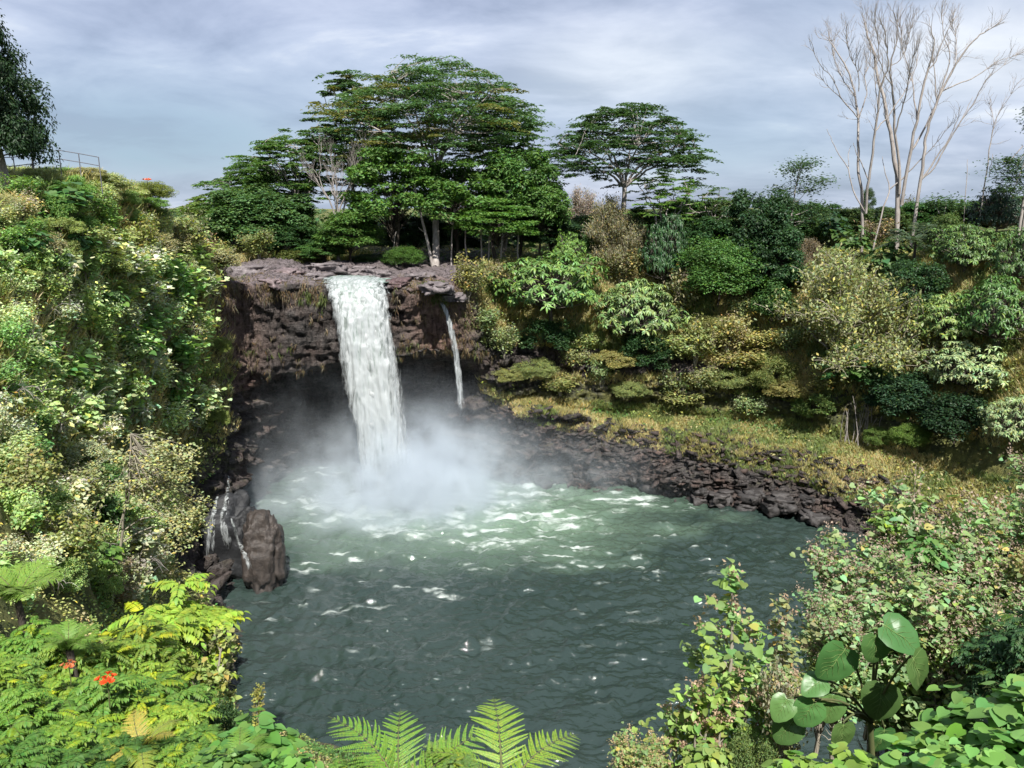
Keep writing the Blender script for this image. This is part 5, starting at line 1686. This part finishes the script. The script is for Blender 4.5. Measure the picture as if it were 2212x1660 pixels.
lv.add('kite', P, np.stack([np.cos(a), np.sin(a), R.normal(-.3, .3, n)], 1), N_ * .6 + np.array([0, 0, .7]) + R.normal(0, .35, (n, 3)), sz * R.uniform(.7, 1.4, n), sz * .6, tint(R, n, .2, .05) * ck)
o = struct('undergrowth', lv.mesh('undergrowth'), 'stuff')
o.color = (1, 1, 1, 1)

# grass: tufts on the ledge, hanging tussocks on the banks
P, N_, R = area_samples(lambda c, n, v, k: seen(c) * (v > .25) * ((((k > 1.45) & (k < 3.2)) * 2.2 + ((k >= 3.6) & (k < 5.9)) * 1.7) * (c[:, 0] > -4) * (c[:, 1] > 60) + ((k > 2.5) & (k < 6.6)) * .45 * (c[:, 0] < -20)), 34000, 2)
n0 = len(P)
pt = fbm(P * .25, 3, 27)
reps = 9
P = np.repeat(P, reps, 0) + R.normal(0, .12, (n0 * reps, 3)) * np.array([1, 1, .2])
N_ = np.repeat(N_, reps, 0)
pt = np.repeat(pt, reps)
n = len(P)
a = R.uniform(0, 6.28, n)
D = N_ * .35 + np.array([0, 0, .9]) + np.stack([np.cos(a) * .6, np.sin(a) * .6, R.normal(0, .1, n)], 1)
gcol = np.where((pt > .1)[:, None], np.array([.40, .33, .14]), np.where((pt < -.2)[:, None], np.array([.17, .20, .06]), np.array([.31, .27, .10])))
lv = Leaves()
lv.add('blade', P, D, N_ + R.normal(0, .4, (n, 3)), R.uniform(.25, .75, n) * np.where(P[:, 2] > 12, 1.6, 1.0), np.where(P[:, 2] > 12, .10, .07), tint(R, n, .18, .05) * gcol)
o = struct('grass', lv.mesh('grass'), 'stuff')
o.color = (1, 1, 1, 1)

# mat of roots, moss and dry grass hanging from the lip over the cave
P, N_, R = area_samples(lambda c, n, v, k: (k > 3.9) * (k < 5.5) * (c[:, 0] > -34) * (c[:, 0] < -1) * (c[:, 1] > 78) * (np.abs(c[:, 0] + 17) > 3.6) * np.where(k > 4.8, 2.2, np.where(c[:, 0] > -13, .5, .2)), 3200, 3)
reps = 9
pt = fbm(P * .35, 3, 37)
ok = pt + .2 * R.normal(0, 1, len(P)) > -.05
P, N_, pt = P[ok], N_[ok], pt[ok]
n0 = len(P)
P = np.repeat(P, reps, 0) + R.normal(0, .16, (n0 * reps, 3))
N_ = np.repeat(N_, reps, 0)
pt = np.repeat(pt, reps)
n = len(P)
D = N_ * .35 + np.array([0, 0, -.9]) + R.normal(0, .25, (n, 3))
gcol = np.where((pt > .22)[:, None], np.array([.085, .105, .028]), np.array([.13, .095, .05]))
lv = Leaves()
lv.add('blade', P, D, N_ + R.normal(0, .3, (n, 3)), R.uniform(.3, .9, n), .06, tint(R, n, .22, .06) * gcol)
o = struct('hanging_grass', lv.mesh('hanging_grass'), 'stuff')
o.color = (1, 1, 1, 1)

# broken rock lying over the bank
P, N_, R = area_samples(lambda c, n, v, k: seen(c) * (k > .7) * (k < 2.25) * (c[:, 0] > -3) * (c[:, 1] > 62), 4200, 6)
n = len(P)
s = (R.random(n) ** 2.4 * .36 + .07)[:, None, None] * np.array([1.7, 1.1, .36]) * R.uniform(.6, 1.4, (n, 1, 3))
bx = np.array([(x, y, z) for x in (-1, 1) for y in (-1, 1) for z in (-1, 1)], float)
V = (bx[None] * (1 + R.normal(0, .22, (n, 8, 3)))) * s
a = R.uniform(0, 6.28, n)
tl_ = R.normal(-.25, .3, n)
ca, sa = np.cos(a)[:, None], np.sin(a)[:, None]
V = np.stack([V[:, :, 0] * ca - V[:, :, 1] * sa, V[:, :, 0] * sa + V[:, :, 1] * ca, V[:, :, 2] + V[:, :, 0] * tl_[:, None]], -1) + (P - N_ * .02)[:, None]
q8 = np.array([(0, 1, 3, 2), (4, 6, 7, 5), (0, 4, 5, 1), (2, 3, 7, 6), (0, 2, 6, 4), (1, 5, 7, 3)])
rubble = struct('rubble', mesh_from('rubble', V.reshape(-1, 3), [(q8[None] + (np.arange(n) * 8)[:, None, None]).reshape(-1, 4)], M_GROUND, False,
         {'veg': ('FLOAT', np.zeros(n * 8)), 'ledge': ('FLOAT', np.zeros(n * 8)), 'rust': ('FLOAT', np.repeat(np.clip(R.normal(-.1, .3, n), 0, .5), 8))}), 'stuff')

# far wood reaching to the horizon
R = np.random.default_rng(8)
lv = Leaves()
for k in range(900):
    Y = 128 + 900 * R.random() ** 2.2
    x = R.uniform(-.72, .74) * Y * 1.02
    g = Vector((x, Y, 27))
    s = R.uniform(2.5, 5.5)
    n = 60
    ld = sphere_dirs(R, n, -.4)
    c = np.array([x, Y, 26 + s * .5])
    a = R.uniform(0, 6.28, n)
    lv.add('kite', c + ld * s * np.array([1, 1, .75]) * R.uniform(.6, 1.05, (n, 1)), np.stack([np.cos(a), np.sin(a), R.normal(0, .3, n)], 1), ld + np.array([0, 0, .6]), s * .34, s * .2, tint(R, n, .2, .03) * (1 + R.normal(0, .15)))
o = struct('forest', lv.mesh('forest'), 'stuff')
o.color = (.06, .105, .036, 1)

# ------------------------------------------------------------------ rocks
m, nt, ns, lk = new_mat('basalt')
M_ROCK = m
tc = N(nt, 'ShaderNodeTexCoord')
oi = N(nt, 'ShaderNodeObjectInfo')
nz = N(nt, 'ShaderNodeTexNoise', i_Scale=2.4, i_Detail=7.0, i_Roughness=0.68)
lk.new(tc.outputs['Object'], nz.inputs['Vector'])
r = ramp(nt, [(0.3, .45), (0.55, 1.0), (.75, 1.9)])
lk.new(nz.outputs[0], r.inputs[0])
c = mixc(nt, 1.0, oi.outputs['Color'], r.outputs[0], 'MULTIPLY')
b = N(nt, 'ShaderNodeBsdfPrincipled')
b.inputs['Roughness'].default_value = .62
lk.new(c, b.inputs['Base Color'])
bp = N(nt, 'ShaderNodeBump', i_Strength=0.8, i_Distance=0.15)
lk.new(nz.outputs[0], bp.inputs['Height'])
lk.new(bp.outputs[0], b.inputs['Normal'])
out = N(nt, 'ShaderNodeOutputMaterial')
lk.new(b.outputs[0], out.inputs[0])

def rock_mesh(seed, sx, sy, sz_, rough=.25, res=40, squareness=.6):
    u_ = np.linspace(0, 2 * math.pi, res, endpoint=False)
    v_ = np.linspace(-math.pi / 2, math.pi / 2, res // 2)
    U, V_ = np.meshgrid(u_, v_, indexing='ij')
    d = np.stack([np.cos(U) * np.cos(V_), np.sin(U) * np.cos(V_), np.sin(V_)], -1).reshape(-1, 3)
    e = np.sign(d) * np.abs(d) ** squareness
    q = e / (np.abs(e) ** 3).sum(1, keepdims=True) ** (1 / 3)
    cd_, ch_ = cells(d * np.array([2.6, 2.6, 3.4]) + seed * 1.7, seed)
    disp_ = 1 + rough * .55 * (ch_ - .5 - .5 * cd_ + .2) + rough * fbm(d * 1.6 + seed * 3.7, 3, seed) + rough * .35 * fbm(d * np.array([3, 3, 8]) + seed, 3, seed + 5)
    return mesh_from('rock', q * disp_[:, None] * np.array([sx, sy, sz_]), [grid_faces(res, res // 2, True)], M_ROCK, True)
def boulder(label, p, seed, sx, sy, sz_, col, rz=0, rough=.25, group=None, res=40, sq=.6):
    o = link('boulder', rock_mesh(seed, sx, sy, sz_, rough, res, sq), None, col, p)
    o.rotation_euler = (0, 0, rz)
    tag(o, label, 'boulder', group)
    return o
q = at(566, 1265, 63)
boulder('huge rounded brown boulder standing in the water below the cliff by the cave', (q.x - .2, 64.5, 2.4), 3, 1.75, 2.2, 3.9, (.045, .036, .031), .3, .24, res=130, sq=.7)
boulder('wet rock shoulder coloured dark for shadow behind the huge boulder, water running over it', (q.x - 4.3, 66.4, 2.3), 5, 3.0, 2.2, 4.5, (.016, .017, .019), .2, .28, res=110, sq=.7)  # near-black base colour paints the shadow beside the boulder
RC = (.15, .128, .13)
for i, (u, v, s, lab) in enumerate([
    (745, 592, 1.5, 'low grey slab right behind the lip of the falls'), (690, 598, 1.2, 'grey rock at the left corner of the lip'), (865, 612, 1.3, 'reddish rock at the right corner of the lip'),
    (815, 596, 1.6, 'long grey slab behind the middle of the lip'), (620, 590, 1.3, 'pinkish rock above the left part of the overhang'), (540, 585, 1.5, 'dark-edged ledge rock at the left end of the flat rocks'),
    (905, 600, 1.3, 'grey rock beside the foot of the pale trunk'), (945, 620, 1.6, 'rough grey block above the thin waterfall'), (585, 612, 1.2, 'pinkish slab near the cliff edge left of the falls'),
    (785, 582, 1.3, 'far grey rock below the shaded grove'), (700, 578, 1.5, 'far grey rock on the rim under the mid green tree'), (980, 640, 1.2, 'block right of the rough grey block')]):
    p = hit(u, v)
    if p:
        boulder(lab, (p.x, p.y, p.z - .1), 20 + i, s * 1.5, s, s * .42, (RC[0] * (1.12 if 'reddish' in lab or 'pink' in lab else 1) * (.6 if 'reddish' in lab else 1), RC[1] * (.5 if 'reddish' in lab else 1), RC[2] * (.5 if 'reddish' in lab else 1)), i * .7, .6)
RR = np.random.default_rng(77)
for i in range(34):
    u = RR.uniform(1120, 1760)
    v = 1040 + (u - 1120) / 640 * 78 - RR.uniform(0, 45)
    p = hit(u, v)
    if p is None:
        continue
    s = RR.uniform(.45, 1.2)
    boulder('broken dark rock at the foot of the rocky bank', (p.x, p.y - .2, p.z), 50 + i, s * 1.4, s, s * .6, tuple(np.array((.035, .031, .030)) * RR.uniform(.7, 1.5)), RR.uniform(0, 6), .6, 'broken rocks at the foot of the bank', 26, .45)

# ------------------------------------------------------------------ falling water
def water_mat(name, streak, alpha_edge=False, white=(.345, .37, .375), green=(.12, .165, .135)):
    m, nt, ns, lk = new_mat(name)
    tc = N(nt, 'ShaderNodeTexCoord')
    mp = N(nt, 'ShaderNodeMapping')
    mp.inputs['Scale'].default_value = streak
    lk.new(tc.outputs['Object'], mp.inputs[0])
    nz = N(nt, 'ShaderNodeTexNoise', i_Scale=1.0, i_Detail=6.0, i_Roughness=0.62, i_Distortion=.3)
    lk.new(mp.outputs[0], nz.inputs['Vector'])
    fo = N(nt, 'ShaderNodeAttribute', attribute_name='froth')
    r = ramp(nt, [(0.46, 0.0), (0.66, 1.0)])
    lk.new(math_n(nt, 'ADD', nz.outputs[0], math_n(nt, 'MULTIPLY', fo.outputs['Fac'], .32)), r.inputs[0])
    c = mixc(nt, r.outputs[0], green, white)
    b = N(nt, 'ShaderNodeBsdfPrincipled')
    b.inputs['Roughness'].default_value = .5
    lk.new(c, b.inputs['Base Color'])
    bp = N(nt, 'ShaderNodeBump', i_Strength=0.7, i_Distance=0.25)
    lk.new(nz.outputs[0], bp.inputs['Height'])
    lk.new(bp.outputs[0], b.inputs['Normal'])
    out = N(nt, 'ShaderNodeOutputMaterial')
    if alpha_edge:
        th = N(nt, 'ShaderNodeAttribute', attribute_name='thin')
        ar = ramp(nt, [(.40, 0.0), (.66, 1.0)])
        lk.new(math_n(nt, 'SUBTRACT', math_n(nt, 'ADD', nz.outputs[0], .28), math_n(nt, 'MULTIPLY', th.outputs['Fac'], .62)), ar.inputs[0])
        tb = N(nt, 'ShaderNodeBsdfTransparent')
        mx = N(nt, 'ShaderNodeMixShader')
        lk.new(ar.outputs[0], mx.inputs[0])
        lk.new(tb.outputs[0], mx.inputs[1])
        lk.new(b.outputs[0], mx.inputs[2])
        lk.new(mx.outputs[0], out.inputs[0])
    else:
        lk.new(b.outputs[0], out.inputs[0])
    return m

def fall_mesh(name, centre, halfw, depth_, nt_, na, seed, amp, mat, freq, thin_edge=1.0, tail=0.0, sheer=lambda x: 0.0):
    """a closed, flattened tube of water following centre(t); halfw(t) and depth_(t) give its section"""
    t = np.linspace(0, 1, nt_)
    c = np.array([centre(x) for x in t])
    a = np.arange(na) / na * 2 * math.pi
    hw = np.array([halfw(x) for x in t])
    dp = np.array([depth_(x) for x in t])
    tg = unit(np.gradient(c, axis=0))
    X_ = np.tile(np.array([[1.0, 0.06, 0]]), (nt_, 1))
    B_ = unit(np.cross(X_, tg))
    ca, sa = np.cos(a), np.sin(a)
    ca = np.sign(ca) * np.abs(ca) ** .8
    sa = np.sign(sa) * np.abs(sa) ** .55
    V = c[:, None] + X_[:, None] * (hw[:, None] * ca[None])[..., None] + B_[:, None] * (dp[:, None] * sa[None])[..., None]
    flat_ = V.reshape(-1, 3)
    q = np.stack([flat_[:, 0] * freq[0], flat_[:, 1] * freq[1], flat_[:, 2] * freq[2]], 1)
    ds = fbm(q, 4, seed)
    rd = 1 - 2 * np.abs(fbm(q * np.array([1.7, 1.7, 1.2]) + 7, 3, seed + 3))
    out_ = (X_[:, None] * (ca[None, :, None] * .6) + B_[:, None] * sa[None, :, None]).reshape(-1, 3)
    tt = np.repeat(t, na)
    k = amp * np.clip(.25 + 1.4 * tt, 0, 1)
    flat_ = flat_ + out_ * (ds * k + rd * k * .5)[:, None]
    thin = np.clip(np.abs(np.tile(ca, nt_)) ** 3 * thin_edge + np.array([sheer(x) for x in tt]) + tail * np.clip((tt - .72) / .28, 0, 1), 0, 1.3)
    froth = tt
    return mesh_from(name, flat_, [grid_faces(nt_, na)[:, ::-1], ], mat, True, {'thin': ('FLOAT', thin), 'froth': ('FLOAT', froth)}), V
M_FALL = water_mat('falling_water', (1.7, 1.7, .2), True)
M_SPRAY = water_mat('thin_water', (2.8, 2.8, .4), True, white=(.34, .36, .365), green=(.2, .23, .22))
def at3(u, v, Y):
    p = at(u, v, Y)
    return np.array([p.x, p.y, p.z])
LC = [at3(752, 600, 91), at3(757, 608, 88), at3(766, 616, 85.6), at3(775, 650, 84.3), at3(788, 720, 83.6), at3(803, 830, 83.0), at3(821, 930, 82.7), at3(832, 1020, 82.5), at3(837, 1075, 82.4)]
LW = [3.9, 3.75, 3.6, 3.25, 3.1, 3.1, 2.85, 2.6, 2.6]
LC = np.array(LC)
tl = np.linspace(0, 1, len(LC))
cen = lambda x: np.array([np.interp(x, tl, LC[:, i]) for i in range(3)])
def cen_s(x):
    return sum(cen(min(1, max(0, x + d))) for d in (-.05, -.025, 0, .025, .05)) / 5
fall = thing('waterfall', 'broad white waterfall plunging past the cave into the pool', 'waterfall', tuple(LC[2]))
me, _ = fall_mesh('main_sheet', lambda x: cen_s(x) - LC[2], lambda x: np.interp(x, tl, LW), lambda x: .25 + .55 * min(1, max(0, x - .1) * 2), 260, 150, 7, .36, M_FALL, (1.1, 1.1, .2))
link('main_sheet', me, fall)
me, _ = fall_mesh('spray_fringe', lambda x: cen_s(x * .78 + .22) - LC[2] + np.array([.05, .35, 0]), lambda x: np.interp(x * .78 + .22, tl, LW) * (1.04 + .16 * x), lambda x: .8, 200, 100, 17, .55, M_SPRAY, (1.5, 1.5, .25), 1.0)
link('spray_fringe', me, fall)
# stream above the lip
xs = np.linspace(-1, 1, 30)
ys = np.linspace(0, 1, 60)
XX, YY = np.meshgrid(xs, ys, indexing='ij')
V = np.stack([-17.6 + XX * (3.6 + 3 * YY) - 1.0 * YY + .8 * np.sin(YY * 5), 86.6 + 30 * YY, 25.05 + .55 * YY + 0 * XX], -1).reshape(-1, 3)
V[:, 2] = at(760, 607, 88).z - .05 + .012 * (V[:, 1] - 88) + .06 * fbm(V * 1.5, 3, 3)
struct('river', mesh_from('river', V, [grid_faces(30, 60)[:, ::-1]], water_mat('stream_water', (.8, .8, .8), False, white=(.5, .56, .54), green=(.10, .16, .13)), True, {'froth': ('FLOAT', np.zeros(len(V)))}))

hy = [hit(u, v).y for u, v in ((945, 652), (958, 668), (966, 690), (972, 715))]
Yf = min(hy) - .5
TC = np.array([at3(944, 654, Yf + .9), at3(954, 654, Yf + .3), at3(965, 675, Yf), at3(977, 720, Yf - .3), at3(988, 790, Yf - .5), at3(995, 860, Yf - .6), at3(999, 905, Yf - .7), at3(1001, 960, Yf - .7)])
t2 = np.linspace(0, 1, len(TC))
cen2 = lambda x: sum(np.array([np.interp(min(1, max(0, x + d)), t2, TC[:, i]) for i in range(3)]) for d in (-.05, 0, .05)) / 3
thin = thing('waterfall', 'thin waterfall arching from the rim right of the broad one', 'waterfall', tuple(TC[0]))
me, _ = fall_mesh('main_sheet', lambda x: cen2(x) - TC[0], lambda x: .22 + .42 * x, lambda x: .12 + .14 * x, 160, 28, 27, .2, M_SPRAY, (1.6, 1.6, .4), .7, .9, lambda x: .2 + .30 * x)
link('main_sheet', me, thin)

def trickle(label, pix, w0, w1, seed):
    P = []
    pix = np.array(pix, float)
    pk = np.linspace(0, len(pix) - 1, 16)
    pix = [(np.interp(x, np.arange(len(pix)), pix[:, 0]), np.interp(x, np.arange(len(pix)), pix[:, 1])) for x in pk]
    for u, v in pix:
        d = ray(u, v).normalized()
        best = None
        dg = bpy.context.evaluated_depsgraph_get()
        ok, loc, nn, i_, ob, mt = SC.ray_cast(dg, Vector((0, 0, CAM_Z)) + d * 45, d)
        P.append(loc - d * .08 if ok else at(u, v, 64))
    P = np.array([tuple(p) for p in P])
    tt = np.linspace(0, 1, len(P))
    cc = lambda x: np.array([np.interp(x, tt, P[:, i]) for i in range(3)])
    t = thing('trickle', label, 'waterfall', tuple(P[0]))
    me, _ = fall_mesh('strand', lambda x: cc(x) - P[0], lambda x: w0 + (w1 - w0) * x, lambda x: .12, 80, 16, seed, .10, M_SPRAY, (2, 2, .5), .5, .6, lambda x: .42)
    link('strand', me, t)
bpy.context.view_layer.update()
trickle('white trickle down the wet rock, nearest the cliff foot', [(470, 1075), (462, 1110), (455, 1160), (450, 1225)], .15, .6, 1)
trickle('white trickle in the middle of the wet rock shoulder', [(494, 1030), (490, 1080), (480, 1120), (490, 1170), (492, 1215)], .12, .5, 2)
trickle('white trickle forking beside the huge boulder', [(500, 1120), (515, 1170), (535, 1210), (550, 1250)], .10, .4, 3)

# ------------------------------------------------------------------ mist rising from the plunge
m, nt, ns, lk = new_mat('mist')
tc = N(nt, 'ShaderNodeTexCoord')
sp_ = N(nt, 'ShaderNodeSeparateXYZ')
lk.new(tc.outputs['Object'], sp_.inputs[0])
def puff(cx, cy, cz, rx, ry, rz_, k):
    e = None
    for o_, c_, r_ in ((0, cx, rx), (1, cy, ry), (2, cz, rz_)):
        d_ = math_n(nt, 'DIVIDE', math_n(nt, 'SUBTRACT', sp_.outputs[o_], c_), r_)
        d_ = math_n(nt, 'MULTIPLY', d_, d_)
        e = d_ if e is None else math_n(nt, 'ADD', e, d_)
    return math_n(nt, 'MULTIPLY', math_n(nt, 'EXPONENT', math_n(nt, 'MULTIPLY', e, -1.0)), k)
nz = N(nt, 'ShaderNodeTexNoise', i_Scale=.30, i_Detail=5.0, i_Roughness=.6)
lk.new(tc.outputs['Object'], nz.inputs['Vector'])
nr_ = ramp(nt, [(.38, .12), (.66, 1.9)])
lk.new(nz.outputs[0], nr_.inputs[0])
d1 = puff(-12.5, 82.5, -.5, 6.5, 5.0, 6.0, .75)
d2 = puff(-8.5, 82.5, 1.5, 6.5, 5.4, 6.2, .36)
d3 = puff(-20, 88, 3.0, 12, 9, 10, .022)
d4 = puff(-17, 80, -1, 11, 8, 5.0, .16)
d5 = puff(3, 86, 1.0, 12, 5, 5.0, .06)
d6 = puff(-15, 57, 0, 11, 12, 4.0, .012)
tot = d1
for d_ in (d2, d3, d4, d5, d6):
    tot = math_n(nt, 'ADD', tot, d_)
dn = math_n(nt, 'MULTIPLY', tot, nr_.outputs[0])
dn = math_n(nt, 'SUBTRACT', dn, .0025, clamp=True)
vol = N(nt, 'ShaderNodeVolumePrincipled')
vol.inputs['Color'].default_value = (.85, .925, 1.0, 1)
vol.inputs['Anisotropy'].default_value = .1
lk.new(dn, vol.inputs['Density'])
out = N(nt, 'ShaderNodeOutputMaterial')
lk.new(vol.outputs[0], out.inputs['Volume'])
x0, x1, y0, y1, z0, z1 = -36, 22, 42, 99, .55, 17
V = np.array([(x, y, z) for x in (x0, x1) for y in (y0, y1) for z in (z0, z1)], float)
Fq = np.array([(0, 1, 3, 2), (4, 6, 7, 5), (0, 4, 5, 1), (2, 3, 7, 6), (0, 2, 6, 4), (1, 5, 7, 3)])
struct('mist', mesh_from('mist', V, [Fq], m), 'stuff')
